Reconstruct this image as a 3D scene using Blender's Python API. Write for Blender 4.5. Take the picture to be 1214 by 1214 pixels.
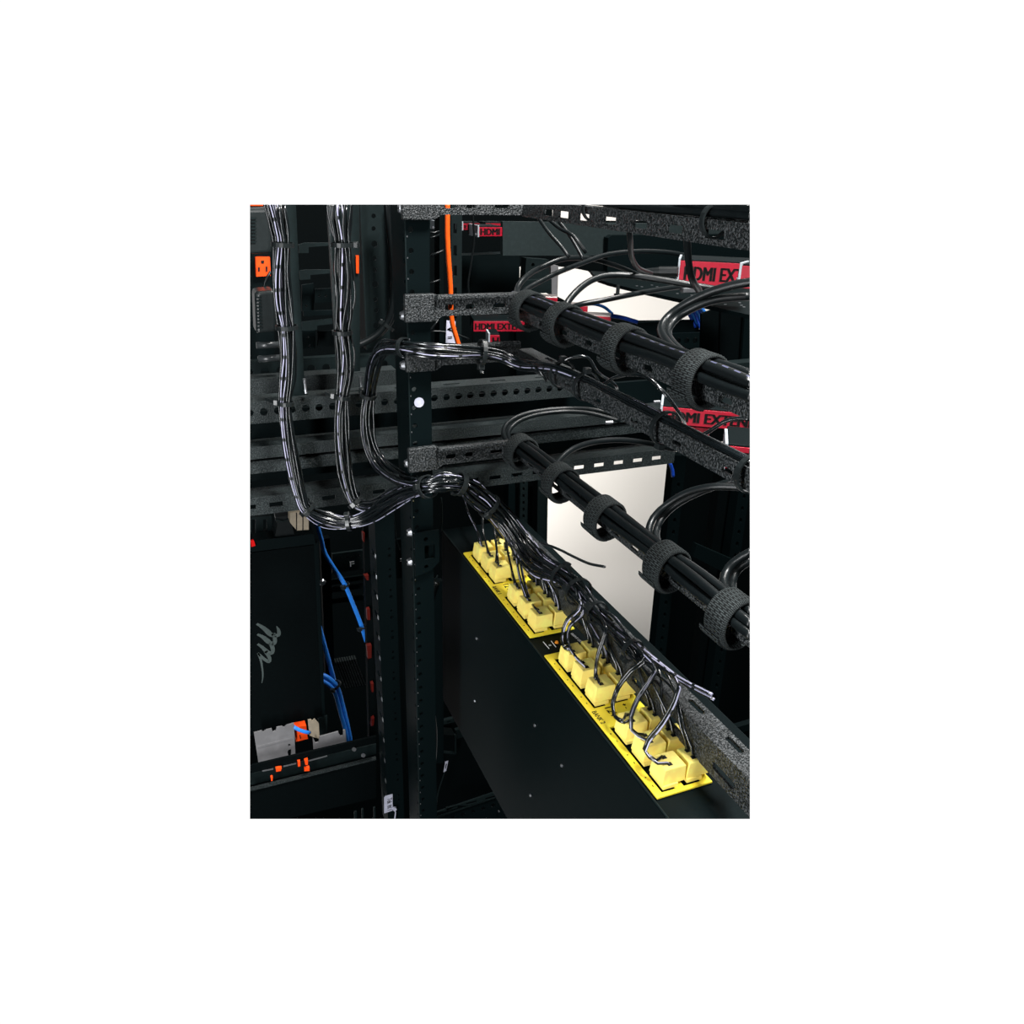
import bpy, bmesh, math, random
from mathutils import Vector, Matrix
from mathutils.geometry import tessellate_polygon

for o in list(bpy.data.objects):
    bpy.data.objects.remove(o, do_unlink=True)
sc = bpy.context.scene
COL = sc.collection
R = random.Random(7)
V = Vector

# ------------------------------------------------------------------ camera
# rack frame: X = across the rack depth (right, away), Y = across the rack width (away), Z = up.
# measured from the three vanishing points of rails, lacing bars and posts; f = 936 px on 1214 px.
F = 936.0
_D = V((-426, -417, 936)).normalized()
_U = V((-65, 2167, 936)); _U = (_U - _U.dot(_D) * _D).normalized()
_Z = -_U
_X = _D.cross(_Z)
M = Matrix((_X, _D, _Z))                    # camera (right, down, forward) -> rack
EYE = V((0, 0, 1.2))                        # eye height above the floor of the room
cam = bpy.data.objects.new('camera', bpy.data.cameras.new('camera'))
COL.objects.link(cam)
cr, cu, cb = M @ V((1, 0, 0)), M @ V((0, -1, 0)), M @ V((0, 0, -1))
cam.matrix_world = Matrix(((cr.x, cu.x, cb.x, EYE.x), (cr.y, cu.y, cb.y, EYE.y), (cr.z, cu.z, cb.z, EYE.z), (0, 0, 0, 1)))
cam.data.sensor_width = 36
cam.data.lens = 36 * F / 1214
cam.data.clip_start = 0.01
sc.camera = cam

# ------------------------------------------------------------------ world: a white studio backdrop ahead, dim room behind
w = bpy.data.worlds.new('studio'); sc.world = w; w.use_nodes = True
nt = w.node_tree; nt.nodes.clear()
wo = nt.nodes.new('ShaderNodeOutputWorld'); bg = nt.nodes.new('ShaderNodeBackground')
tc = nt.nodes.new('ShaderNodeTexCoord')
AX, SX, SZ = M @ V((0, 0, 1)), M @ V((1, 0, 0)), M @ V((0, 1, 0))     # backdrop normal and its two sides
def wdot(v):
    n = nt.nodes.new('ShaderNodeVectorMath'); n.operation = 'DOT_PRODUCT'; n.inputs[1].default_value = v
    nt.links.new(tc.outputs['Generated'], n.inputs[0]); return n.outputs['Value']
def wmath(op, a, b):
    n = nt.nodes.new('ShaderNodeMath'); n.operation = op
    for k, x in enumerate((a, b)):
        if x is None: continue
        if hasattr(x, 'is_linked'): nt.links.new(x, n.inputs[k])
        else: n.inputs[k].default_value = x
    return n.outputs[0]
fw = wdot(AX)
half = wmath('MULTIPLY', fw, 0.70)                                     # the square backdrop reaches 35 degrees to each side
inside = wmath('MULTIPLY', wmath('LESS_THAN', wmath('ABSOLUTE', wdot(SX), None), half), wmath('LESS_THAN', wmath('ABSOLUTE', wdot(SZ), None), half))
mxw = nt.nodes.new('ShaderNodeMix'); mxw.data_type = 'RGBA'
mxw.inputs[6].default_value = (0.010, 0.0125, 0.013, 1); mxw.inputs[7].default_value = (1.05, 1.05, 1.05, 1)
nt.links.new(inside, mxw.inputs[0])
nt.links.new(mxw.outputs[2], bg.inputs[0]); nt.links.new(bg.outputs[0], wo.inputs[0])

def area(name, loc, to, sx, sy, energy, col=(1, 1, 1)):
    l = bpy.data.lights.new(name, 'AREA'); l.shape = 'RECTANGLE'; l.size = sx; l.size_y = sy; l.energy = energy; l.color = col
    o = bpy.data.objects.new(name, l); COL.objects.link(o)
    o.location = EYE + V(loc)
    o.rotation_euler = (V(to) - V(loc)).to_track_quat('-Z', 'Y').to_euler()
    return o
area('overhead_key', (0.42, 0.12, 0.72), (0.26, 0.5, -0.28), 0.26, 0.26, 29, (1.0, 0.98, 0.97))
area('side_strip', (-0.42, -0.02, -0.28), (0.22, 0.55, -0.25), 0.12, 1.15, 11.5, (0.97, 0.98, 1.0))
area('added_wall_fill', (1.1, 1.0, 1.9), (1.15, 2.3, -0.3), 0.5, 0.5, 84, (1.0, 0.975, 0.94))  # added unseen lamp, brightens the cream wall behind the gaps
area('added_low_wall_fill', (0.72, 1.62, -1.05), (1.2, 2.3, -0.45), 0.25, 0.25, 10.5, (1.0, 0.975, 0.94))  # made-up lamp hidden by the chassis, lifts the lower wall

sc.view_settings.view_transform = 'Standard'
sc.view_settings.look = 'None'
sc.view_settings.exposure = 0
sc.view_settings.gamma = 1
sc.view_settings.use_curve_mapping = False

# ------------------------------------------------------------------ helpers
def ray(u, v):
    return M @ V(((u - 607) / F, (v - 607) / F, 1))
def P(u, v, **k):                            # where the line of sight to a photo point meets X=, Y= or Z= (or a depth t=)
    r = ray(u, v); a, c = list(k.items())[0]
    return r * c if a == 't' else r * (c / r['XYZ'.find(a)])
# only the section of the rack that the photograph shows is modelled: members stop at its four sides
_c = [ray(296.4, 242.5), ray(889, 242.5), ray(889, 970.9), ray(296.4, 970.9)]
SIDES = [_c[i].cross(_c[(i + 1) % 4]).normalized() for i in range(4)]
_mid = ray(592, 606)
SIDES = [n if n.dot(_mid) < 0 else -n for n in SIDES]        # pointing outwards

def trim(bm, solid=True):
    for n in SIDES:
        if not bm.verts: return
        if max(v.co.dot(n) for v in bm.verts) <= 0: continue
        g = bm.verts[:] + bm.edges[:] + bm.faces[:]
        r = bmesh.ops.bisect_plane(bm, geom=g, plane_co=(0, 0, 0), plane_no=n, clear_outer=True, dist=1e-6)
        if solid:
            es = [e for e in r['geom_cut'] if isinstance(e, bmesh.types.BMEdge) and e.is_valid and len(e.link_faces) == 1]
            if es:
                try: bmesh.ops.holes_fill(bm, edges=es, sides=0)
                except Exception: pass

ROOTS = {}
def tag(o, label, cat, group=None, kind=None):
    if o is None: return None
    o['label'] = label; o['category'] = cat
    if group: o['group'] = group
    if kind: o['kind'] = kind
    return o

def obj(name, bm, mats, parent=None, smooth=False, solid=True, label=None):
    trim(bm, solid)
    if len(bm.faces) == 0:
        bm.free(); return None
    lo = V([min(v.co[i] for v in bm.verts) for i in range(3)]); hi = V([max(v.co[i] for v in bm.verts) for i in range(3)])
    base = V(((lo.x + hi.x) / 2, (lo.y + hi.y) / 2, lo.z))
    for v in bm.verts: v.co -= base
    bm.normal_update()
    me = bpy.data.meshes.new(name)
    for f in bm.faces: f.smooth = smooth
    bm.to_mesh(me); bm.free()
    for m in (mats if isinstance(mats, (list, tuple)) else [mats]): me.materials.append(m)
    o = bpy.data.objects.new(name, me); COL.objects.link(o)
    if parent is not None:
        o.parent = parent; o.location = base - ROOTS[parent.name]
        ROOTS[o.name] = base
    else:
        o.location = base + EYE; ROOTS[o.name] = base
    if label: o['label'] = label
    return o

def thing(name, loc, label, cat, group=None, kind=None):
    o = bpy.data.objects.new(name, None); COL.objects.link(o)
    o.empty_display_size = 0.01
    o.location = V(loc) + EYE; ROOTS[o.name] = V(loc)
    return tag(o, label, cat, group, kind)

def box(bm, x0, x1, y0, y1, z0, z1, bev=0.0, mi=0):
    if x0 > x1: x0, x1 = x1, x0
    if y0 > y1: y0, y1 = y1, y0
    if z0 > z1: z0, z1 = z1, z0
    vs = [bm.verts.new((x, y, z)) for x in (x0, x1) for y in (y0, y1) for z in (z0, z1)]
    fs = [bm.faces.new([vs[i] for i in q]) for q in ((0, 1, 3, 2), (4, 6, 7, 5), (0, 4, 5, 1), (2, 3, 7, 6), (0, 2, 6, 4), (1, 5, 7, 3))]
    for f in fs: f.material_index = mi
    if bev > 0:
        es = list({e for f in fs for e in f.edges})
        r = bmesh.ops.bevel(bm, geom=es, offset=bev, segments=2, affect='EDGES', profile=0.5)
        for f in r['faces']: f.material_index = mi
    return bm
def Bx(*a, **k): return box(bmesh.new(), *a, **k)

def obox(bm, o, u, v, n, su, sv, sn, bev=0.0):
    """box from corner o along unit axes u, v, n"""
    b2 = bmesh.new(); box(b2, 0, su, 0, sv, 0, sn, bev)
    m = Matrix(((u.x, v.x, n.x, o.x), (u.y, v.y, n.y, o.y), (u.z, v.z, n.z, o.z), (0, 0, 0, 1)))
    bmesh.ops.transform(b2, matrix=m, verts=b2.verts)
    if m.determinant() < 0: bmesh.ops.reverse_faces(b2, faces=b2.faces)
    me = bpy.data.meshes.new('tmp'); b2.to_mesh(me); b2.free(); bm.from_mesh(me); bpy.data.meshes.remove(me)
    return bm

def plate(bm, outline, holes, o, u, v, n, th):
    """sheet with real openings: 2-D outline and holes in (u,v), thickness th along n"""
    a0, a1 = min(p[0] for p in outline), max(p[0] for p in outline); b0, b1 = min(p[1] for p in outline), max(p[1] for p in outline)
    holes = [h for h in holes if all(a0 < p[0] < a1 and b0 < p[1] < b1 for p in h)]
    loops = [[V((p[0], p[1], 0)) for p in L] for L in [outline] + list(holes)]
    tri = tessellate_polygon(loops)
    pts = [p for L in loops for p in L]
    a = [bm.verts.new(o + u * p.x + v * p.y) for p in pts]
    b = [bm.verts.new(o + u * p.x + v * p.y + n * th) for p in pts]
    for t in tri:
        try: bm.faces.new([a[i] for i in t]); bm.faces.new([b[i] for i in reversed(t)])
        except ValueError: pass
    k = 0
    for L in loops:
        m = len(L)
        for i in range(m):
            j = (i + 1) % m
            try: bm.faces.new([a[k + i], a[k + j], b[k + j], b[k + i]])
            except ValueError: pass
        k += m
    bmesh.ops.recalc_face_normals(bm, faces=bm.faces)
    return bm
def circ(cx, cy, r, n=14): return [(cx + r * math.cos(2 * math.pi * i / n), cy + r * math.sin(2 * math.pi * i / n)) for i in range(n)]
def rect(x0, x1, y0, y1): return [(x0, y0), (x1, y0), (x1, y1), (x0, y1)]
def slot(cx, cy, l, h, n=5):
    r = h / 2; out = []
    for i in range(n + 1):
        a = -math.pi / 2 + math.pi * i / n; out.append((cx + l / 2 - r + r * math.cos(a), cy + r * math.sin(a)))
    for i in range(n + 1):
        a = math.pi / 2 + math.pi * i / n; out.append((cx - l / 2 + r + r * math.cos(a), cy + r * math.sin(a)))
    return out
EXV, EYV, EZV = V((1, 0, 0)), V((0, 1, 0)), V((0, 0, 1))
AXES = {'X': (EYV, EZV, EXV), 'Y': (EXV, EZV, EYV), 'Z': (EXV, EYV, -EZV)}
def pplate(pxs, ax, val, th, holes=()):
    """sheet whose visible face lies in the plane ax=val with the given photo outline; thickness runs away from the viewer"""
    u, v, n = AXES[ax]
    def cv(L): return [(p.dot(u), p.dot(v)) for p in (P(a, b, **{ax: val}) for a, b in L)]
    return plate(bmesh.new(), cv(pxs), [cv(h) for h in holes], n * (val if ax != 'Z' else -val), u, v, n, th)

def catmull(pts, step):
    if len(pts) < 3:
        pts = [pts[0], (pts[0] + pts[-1]) / 2, pts[-1]]
    q = [pts[0] * 2 - pts[1]] + list(pts) + [pts[-1] * 2 - pts[-2]]
    out = []
    for i in range(1, len(q) - 2):
        p0, p1, p2, p3 = q[i - 1], q[i], q[i + 1], q[i + 2]
        n = max(1, int((p2 - p1).length / step))
        for k in range(n):
            t = k / n
            out.append(0.5 * ((2 * p1) + (p2 - p0) * t + (2 * p0 - 5 * p1 + 4 * p2 - p3) * t * t + (3 * p1 - p0 - 3 * p2 + p3) * t ** 3))
    out.append(q[-2].copy())
    return out

def tube(bm, pts, r, seg=8, step=0.004, raw=False, roll=0.0, sx=1.0):
    """round cable through pts with length/around UVs; r may be a list per resampled point"""
    c = pts if raw else catmull(pts, step)
    uv = bm.loops.layers.uv.verify()
    n = len(c); t0 = (c[1] - c[0]).normalized()
    a = t0.orthogonal().normalized(); a = (V((-0.45, -0.45, 0.77)) - t0 * V((-0.45, -0.45, 0.77)).dot(t0)).normalized()
    rings = []; L = 0; Ls = []; tp = t0
    for i in range(n):
        t = (c[min(i + 1, n - 1)] - c[max(i - 1, 0)]).normalized()
        a = (a - t * a.dot(t)).normalized(); b = t.cross(a)
        if i: L += (c[i] - c[i - 1]).length
        Ls.append(L); rr = r[i] if isinstance(r, (list, tuple)) else r
        rings.append([bm.verts.new(c[i] + (a * math.cos(roll + 2 * math.pi * k / seg) + b * sx * math.sin(roll + 2 * math.pi * k / seg)) * rr) for k in range(seg)])
    for i in range(n - 1):
        for k in range(seg):
            k2 = (k + 1) % seg
            f = bm.faces.new((rings[i][k], rings[i][k2], rings[i + 1][k2], rings[i + 1][k]))
            f.smooth = True
            vv = [k / seg, (k + 1) / seg, (k + 1) / seg, k / seg]; uu = [Ls[i], Ls[i], Ls[i + 1], Ls[i + 1]]
            for l, x, y in zip(f.loops, uu, vv): l[uv].uv = (x, y)
    bm.faces.new(list(reversed(rings[0]))); bm.faces.new(rings[-1])
    return bm
def Tb(pts, r, **k): return tube(bmesh.new(), pts, r, **k)

def cyl(bm, p, d, r, h, seg=12, r2=None):
    d = V(d).normalized(); a = d.orthogonal().normalized(); b = d.cross(a)
    r2 = r if r2 is None else r2
    A = [bm.verts.new(V(p) + (a * math.cos(2 * math.pi * k / seg) + b * math.sin(2 * math.pi * k / seg)) * r) for k in range(seg)]
    B = [bm.verts.new(V(p) + d * h + (a * math.cos(2 * math.pi * k / seg) + b * math.sin(2 * math.pi * k / seg)) * r2) for k in range(seg)]
    for k in range(seg):
        bm.faces.new((A[k], A[(k + 1) % seg], B[(k + 1) % seg], B[k]))
    bm.faces.new(list(reversed(A))); bm.faces.new(B)
    return bm

def textbm(s, o, u, v, size, ext=0.0004, bold=0.0, align='LEFT', w=None):
    """raised lettering: baseline origin o, reading direction u, up v"""
    cu = bpy.data.curves.new('t', 'FONT'); cu.body = s; cu.size = 1; cu.align_x = align
    cu.resolution_u = 3
    ob = bpy.data.objects.new('t', cu); COL.objects.link(ob)
    dg = bpy.context.evaluated_depsgraph_get(); dg.update()
    me = bpy.data.meshes.new_from_object(ob.evaluated_get(dg))
    bm = bmesh.new(); bm.from_mesh(me)
    bpy.data.objects.remove(ob); bpy.data.curves.remove(cu); bpy.data.meshes.remove(me)
    xs = [q.co.x for q in bm.verts] or [0, 1]; ys = [q.co.y for q in bm.verts] or [0, 1]
    sx = size / (max(ys) - min(0, min(ys)))
    sxx = w / (max(xs) - min(xs)) if w else sx
    n = u.cross(v)
    if bold > 0:
        g0 = bm.verts[:] + bm.edges[:] + bm.faces[:]
        for k in (1, 2, 3):
            d = bmesh.ops.duplicate(bm, geom=g0)
            bmesh.ops.translate(bm, verts=[e for e in d['geom'] if isinstance(e, bmesh.types.BMVert)], vec=(bold * 1.3 * k, 0, 0))
    for q in bm.verts: q.co = o + u * (q.co.x - (min(xs) if align == 'LEFT' else 0)) * sxx + v * q.co.y * sx + n * ext
    r = bmesh.ops.extrude_face_region(bm, geom=bm.faces[:])
    for e in r['geom']:
        if isinstance(e, bmesh.types.BMVert): e.co -= n * ext * 0.9
    bmesh.ops.recalc_face_normals(bm, faces=bm.faces)
    return bm

# ------------------------------------------------------------------ materials
def mat(name, col, rough=0.5, spec=0.5, metal=0.0, bump=None, fleck=None, coat=0.0):
    m = bpy.data.materials.new(name); m.use_nodes = True
    t = m.node_tree; b = t.nodes['Principled BSDF']
    b.inputs['Base Color'].default_value = (*col, 1); b.inputs['Roughness'].default_value = rough
    b.inputs['Specular IOR Level'].default_value = spec; b.inputs['Metallic'].default_value = metal
    g = t.nodes.new('ShaderNodeNewGeometry')
    n = t.nodes.new('ShaderNodeTexNoise'); n.inputs['Scale'].default_value = (bump or (200, 0))[0]; n.inputs['Detail'].default_value = 2
    t.links.new(g.outputs['Position'], n.inputs['Vector'])
    if bump and bump[1] > 0:
        bp = t.nodes.new('ShaderNodeBump'); bp.inputs['Strength'].default_value = bump[1]; bp.inputs['Distance'].default_value = bump[2] if len(bump) > 2 else 0.0006
        t.links.new(n.outputs['Fac'], bp.inputs['Height']); t.links.new(bp.outputs[0], b.inputs['Normal'])
    r = t.nodes.new('ShaderNodeValToRGB')
    c2 = fleck if fleck else tuple(min(1, c * 1.18) for c in col)
    r.color_ramp.elements[0].position = 0.45; r.color_ramp.elements[0].color = (*col, 1)
    r.color_ramp.elements[1].position = 0.68; r.color_ramp.elements[1].color = (*c2, 1)
    t.links.new(n.outputs['Fac'], r.inputs[0]); t.links.new(r.outputs[0], b.inputs['Base Color'])
    return m
BLK = mat('black_paint', (0.0016, 0.0042, 0.0047), 0.55, 0.06, bump=(900, 0.05))
EQM = mat('charcoal_case_paint', (0.015, 0.0225, 0.023), 0.55, 0.15)
BLK2 = mat('black_matte', (0.0008, 0.0021, 0.0024), 0.7, 0.05)
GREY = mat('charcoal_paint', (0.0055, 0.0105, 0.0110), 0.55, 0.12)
TEX = mat('black_powder_coat', (0.0030, 0.0052, 0.0056), 0.42, 0.35, bump=(760, 1.0, 0.0014), fleck=(0.072, 0.079, 0.082))
RAILM = mat('charcoal_powder_coat', (0.0065, 0.011, 0.0115), 0.5, 0.3, bump=(900, 0.9, 0.0010), fleck=(0.042, 0.052, 0.053))
RUB = mat('black_rubber', (0.003, 0.005, 0.0055), 0.38, 0.4)
VELB = mat('black_nylon_loop', (0.012, 0.016, 0.0165), 0.85, 0.3)
TIE = mat('black_nylon', (0.010, 0.013, 0.0135), 0.3, 0.6)
YEL = mat('yellow_plate', (0.95, 0.74, 0.05), 0.45, 0.3, bump=(60, 0.0))
CRM = mat('pale_yellow_plastic', (0.97, 0.78, 0.20), 0.4, 0.35, bump=(120, 0.02))
RED = mat('red_enamel', (0.30, 0.004, 0.018), 0.4, 0.4)
INK = mat('black_ink', (0.006, 0.006, 0.006), 0.6, 0.2)
WHT = mat('white_ink', (0.75, 0.77, 0.8), 0.5, 0.2)
PAPER = mat('white_label', (0.44, 0.45, 0.54), 0.6, 0.2)
STEEL = mat('bright_steel', (0.55, 0.57, 0.6), 0.3, 0.5, 0.9)
ENDP = mat('silver_end_plate', (0.36, 0.40, 0.43), 0.4, 0.5, 0.1)
ZINC = mat('zinc_plate', (0.175, 0.175, 0.18), 0.5, 0.4, 0.15, bump=(80, 0.05))
ORG = mat('orange_jacket', (0.86, 0.105, 0.008), 0.4, 0.35)
ORGP = mat('orange_plastic', (0.90, 0.07, 0.006), 0.4, 0.35)
BLU = mat('blue_jacket', (0.02, 0.20, 0.72), 0.38, 0.4)
BLUD = mat('royal_blue_jacket', (0.012, 0.07, 0.50), 0.4, 0.4)
BEIGE = mat('beige_plastic', (0.27, 0.23, 0.17), 0.5, 0.3)
LOGO = mat('grey_logo_ink', (0.052, 0.068, 0.066), 0.55, 0.2)
SIL = mat('satin_metal', (0.42, 0.36, 0.34), 0.32, 0.5, 0.75)
WALLM = mat('cream_wall', (0.80, 0.775, 0.735), 0.8, 0.1, fleck=(0.80, 0.775, 0.735))
AMB = mat('amber_lens', (0.95, 0.28, 0.01), 0.3, 0.5)
LEDR = mat('red_lens', (0.8, 0.01, 0.01), 0.25, 0.5)

WIRE_IOR = 1.62
def striped(name, base, stripe, period, duty, width, rough=0.28):
    """cable jacket with a broken pale line along it (UV x = metres along, y = around)"""
    m = bpy.data.materials.new(name); m.use_nodes = True; t = m.node_tree; b = t.nodes['Principled BSDF']
    b.inputs['Roughness'].default_value = rough; b.inputs['Specular IOR Level'].default_value = 0.55; b.inputs['IOR'].default_value = 1.6
    uv = t.nodes.new('ShaderNodeTexCoord'); s = t.nodes.new('ShaderNodeSeparateXYZ')
    t.links.new(uv.outputs['UV'], s.inputs[0])
    def ma(op, a, bv):
        n = t.nodes.new('ShaderNodeMath'); n.operation = op
        for i, x in enumerate((a, bv)):
            if x is None: continue
            if hasattr(x, 'is_linked'): t.links.new(x, n.inputs[i])
            else: n.inputs[i].default_value = x
        return n.outputs[0]
    d = ma('LESS_THAN', ma('FRACT', ma('DIVIDE', s.outputs['X'], period), None), duty)
    q = ma('LESS_THAN', ma('ABSOLUTE', ma('SUBTRACT', ma('FRACT', ma('ADD', s.outputs['Y'], 0.5), None), 0.5), None), width)
    k = ma('MULTIPLY', d, q)
    mx = t.nodes.new('ShaderNodeMix'); mx.data_type = 'RGBA'
    mx.inputs[6].default_value = (*base, 1); mx.inputs[7].default_value = (*stripe, 1)
    t.links.new(k, mx.inputs[0]); t.links.new(mx.outputs[2], b.inputs['Base Color'])
    return m
WIRE = mat('black_wire_jacket', (0.005, 0.0075, 0.0085), 0.2, 0.8)
WIRE.node_tree.nodes['Principled BSDF'].inputs['IOR'].default_value = WIRE_IOR
WIRES = striped('stripe_and_glint_jacket', (0.005, 0.0075, 0.0085), (0.46, 0.46, 0.62), 0.019, 0.84, 0.085)  # pale dashes carry the jacket stripe and painted wire highlights
CABLE = mat('black_cable_jacket', (0.0040, 0.0060, 0.0066), 0.36, 0.35)
CABLEP = striped('printed_cable_jacket', (0.0045, 0.0065, 0.0072), (0.075, 0.08, 0.14), 0.0105, 0.5, 0.03, 0.35)

def ribbed(name, base, hi, scale):
    """woven hook-and-loop fabric: fine ribs from UVs"""
    m = bpy.data.materials.new(name); m.use_nodes = True; t = m.node_tree; b = t.nodes['Principled BSDF']
    b.inputs['Roughness'].default_value = 0.85; b.inputs['Specular IOR Level'].default_value = 0.2
    uv = t.nodes.new('ShaderNodeTexCoord')
    wv = t.nodes.new('ShaderNodeTexBrick'); wv.inputs['Scale'].default_value = scale
    wv.inputs['Color1'].default_value = (*hi, 1); wv.inputs['Color2'].default_value = (*[0.6 * h for h in hi], 1); wv.inputs['Mortar'].default_value = (*base, 1)
    wv.inputs['Mortar Size'].default_value = 0.035; wv.inputs['Brick Width'].default_value = 0.22; wv.inputs['Row Height'].default_value = 0.13; wv.inputs['Mortar Smooth'].default_value = 0.6
    t.links.new(uv.outputs['UV'], wv.inputs['Vector'])
    bp = t.nodes.new('ShaderNodeBump'); bp.inputs['Strength'].default_value = 0.9; bp.inputs['Distance'].default_value = 0.0008; bp.invert = True
    t.links.new(wv.outputs['Fac'], bp.inputs['Height']); t.links.new(bp.outputs[0], b.inputs['Normal'])
    t.links.new(wv.outputs['Color'], b.inputs['Base Color'])
    return m
VEL = ribbed('woven_strap', (0.0015, 0.0028, 0.003), (0.036, 0.045, 0.046), 125.0)

# ------------------------------------------------------------------ the setting
o = obj('wall_back', pplate([(600, 220), (860, 220), (860, 800), (600, 800)], 'Y', 2.3, 0.02), WALLM)
tag(o, 'cream wall seen through the gaps of the rack', 'wall', kind='structure')

# added dark sheets standing in for the shaded depth beyond the open frame
def panel(pxs, ax, val, th, label, name='shade_backing', m=BLK2, cat='shade_backing', holes=()):
    return tag(obj(name, pplate(pxs, ax, val, th, holes), m), label, cat)
panel([(270, 220), (612, 220), (612, 540), (640, 540), (640, 1000), (270, 1000)], 'Y', 1.50, 0.012, 'large dark shade-backing sheet far behind the cross rails at left')
panel([(612, 220), (655, 220), (655, 262), (785, 262), (785, 220), (920, 220), (920, 360), (816, 360), (760, 344), (721, 335), (710, 331), (700, 322), (675, 317), (661, 316), (612, 316)], 'Y', 1.50, 0.012, 'dark shade-backing sheet behind the upper shelves above the upper cream gap')
panel([(612, 352), (662, 352), (700, 372), (760, 381), (920, 378), (920, 515), (800, 531), (645, 546), (645, 575), (612, 578)], 'Y', 1.45, 0.012, 'dark shade-backing sheet between the upper and lower cream gaps')
panel([(800, 540), (920, 530), (920, 1000), (751, 1000), (776, 772)], 'Y', 1.30, 0.012, 'dark shade-backing sheet at right of the lower cream gap')

# ------------------------------------------------------------------ cross rails (run along X behind the near post)
RY = 0.74
def xz(u, v, y=RY): p = P(u, v, Y=y); return p.x, p.z
def rail(name, label, y, z0, z1, x0, x1, holes, fl, m=RAILM, fslots=(), lip=0.0):
    """channel rail: perforated face at Y=y, top flange running back"""
    t = thing(name, ((x0 + x1) / 2, y, z0), label, 'rail')
    obj('face', plate(bmesh.new(), rect(x0, x1, z0, z1), holes, V((0, y, 0)), EXV, EZV, EYV, 0.002), m, t)
    bm = bmesh.new()
    plate(bm, rect(x0, x1, y, y + fl), fslots, V((0, 0, z1 + 0.0021)), EXV, EYV, -EZV, 0.002)
    obj('top_flange', bm, m, t)
    if lip:
        obj('return_lip', Bx(x0, x1, y + fl, y + fl + 0.002, z1 - lip, z1 + 0.002), m, t)
    return t
X0 = -0.02
zA0, zA1 = xz(297, 503)[1], xz(297, 479)[1]
xh = xz(362.5, 484.5)[0]
hz = xz(362.5, 484.5)[1]
rail('perforated_rail', 'dark cross rail with a row of round holes running behind the post', RY, zA0, zA1, X0, xz(688, 455)[0],
     [circ(xh + 0.0127 * k, hz, 0.0036) for k in range(-8, 28)], 0.024,
     fslots=[slot(xh - 0.004 + 0.0508 * k, RY + 0.011, 0.018, 0.0045) for k in range(-1, 7)])
obj_ = obj('recessed_panel', Bx(X0, xz(812, 540)[0], 0.766, 0.772, xz(297, 582)[1], xz(297, 498)[1]), BLK)
tag(obj_, 'smooth recessed dark sheet behind the stacked cross rails', 'panel')
zB0, zB1 = xz(297, 545)[1], xz(297, 533)[1]
rail('cross_rail', 'plain dark cross rail just above the long black gap', RY, zB0, zB1, X0, xz(800, 490)[0], [], 0.024)
zC0, zC1 = xz(297, 564)[1], xz(297, 552)[1]
rail('cross_rail', 'plain dark cross rail just below the long black gap', RY + .004, zC0, zC1, X0, xz(800, 520)[0], [], 0.012)
zD0, zD1 = xz(297, 611)[1], xz(297, 592)[1]
xs0, zs0 = xz(389.5, 589.5)
rail('slotted_rail', 'lowest of the upper dark cross rails with a row of rectangular slots', RY - .002, zD0, zD1, X0, xz(798, 546)[0],
     [rect(xs0 - 0.0065 + 0.0254 * k, xs0 + 0.0065 + 0.0254 * k, zs0 - 0.0024, zs0 + 0.0024) for k in range(-3, 19)], 0.026)
# rail further back above the perforated rail
zE0, zE1 = xz(297, 472, .80)[1], xz(297, 452, .80)[1]
rail('cross_rail', 'textured dark cross rail behind the wire bundles above the hole row', 0.80, zE0, zE1, X0 - .02, xz(470, 450, .8)[0], [], 0.02, m=RAILM)
zG0, zG1 = xz(297, 447, .83)[1], xz(297, 431, .83)[1]
xg, zg = xz(369, 436, .83)
rail('perforated_rail', 'dark cross rail with round holes topmost of the rails at left', 0.83, zG0, zG1, X0 - .04, xz(470, 430, .83)[0],
     [circ(xg + 0.0155 * k, zg - .001, 0.0042) for k in range(-6, 10) if xg + 0.0155 * k > X0 - .03], 0.01, m=GREY)

# ------------------------------------------------------------------ posts
def post_label(t, s): t['label'] = s
PX, PY = 0.1735, 0.630
t = thing('rack_post', (PX, PY, -0.85), 'tall black rack post carrying the lacing bars', 'rack post')
obj('front_flange', plate(bmesh.new(), rect(PX, PX + 0.0195, -0.80, 0.10), [circ(PX + 0.0045, z, 0.0022, 10) for z in [0.02 - 0.0159 * k for k in range(48)]],
    V((0, PY, 0)), EXV, EZV, EYV, 0.002), BLK, t)
obj('side_flange', plate(bmesh.new(), rect(PY + 0.002, PY + 0.042, -0.80, 0.10), [circ(PY + 0.005, z, 0.0018, 8) for z in [0.028 - 0.0159 * k for k in range(48)]],
    V((PX, 0, 0)), EYV, EZV, EXV, 0.002), BLK, t)
obj('folded_edge_highlight', Bx(PX - .0003, PX + .0007, PY - .0003, PY + .0005, -0.80, 0.10), GREY, t)  # lighter strip paints the lit glint down the post corner
for k in range(50):                                    # bright burrs of the punched edge
    z = .03 - .0159 * k
    if P(490, 606, Y=PY).z * 3 < z: obj('edge_burr', Bx(PX + .0011, PX + .0018, PY - .0004, PY + .0001, z, z + .0011), STEEL, t, label='bright bare metal at a punched hole')
for (u, v) in ((477, 247), (479, 374), (479, 433), (484, 549), (487, 631), (487, 666)):
    p = P(u, v, X=PX)
    bm = cyl(bmesh.new(), (PX - 0.0032, p.y, p.z), (1, 0, 0), 0.0030, 0.0032, 12, 0.0042)
    s = obj('screw', bm, STEEL, t, smooth=False, label='bright steel screw head')
    if s: obj('screw_slot', Bx(PX - 0.0036, PX - 0.0031, p.y - .0022, p.y + .0022, p.z - .0004, p.z + .0004), INK, s)

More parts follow.
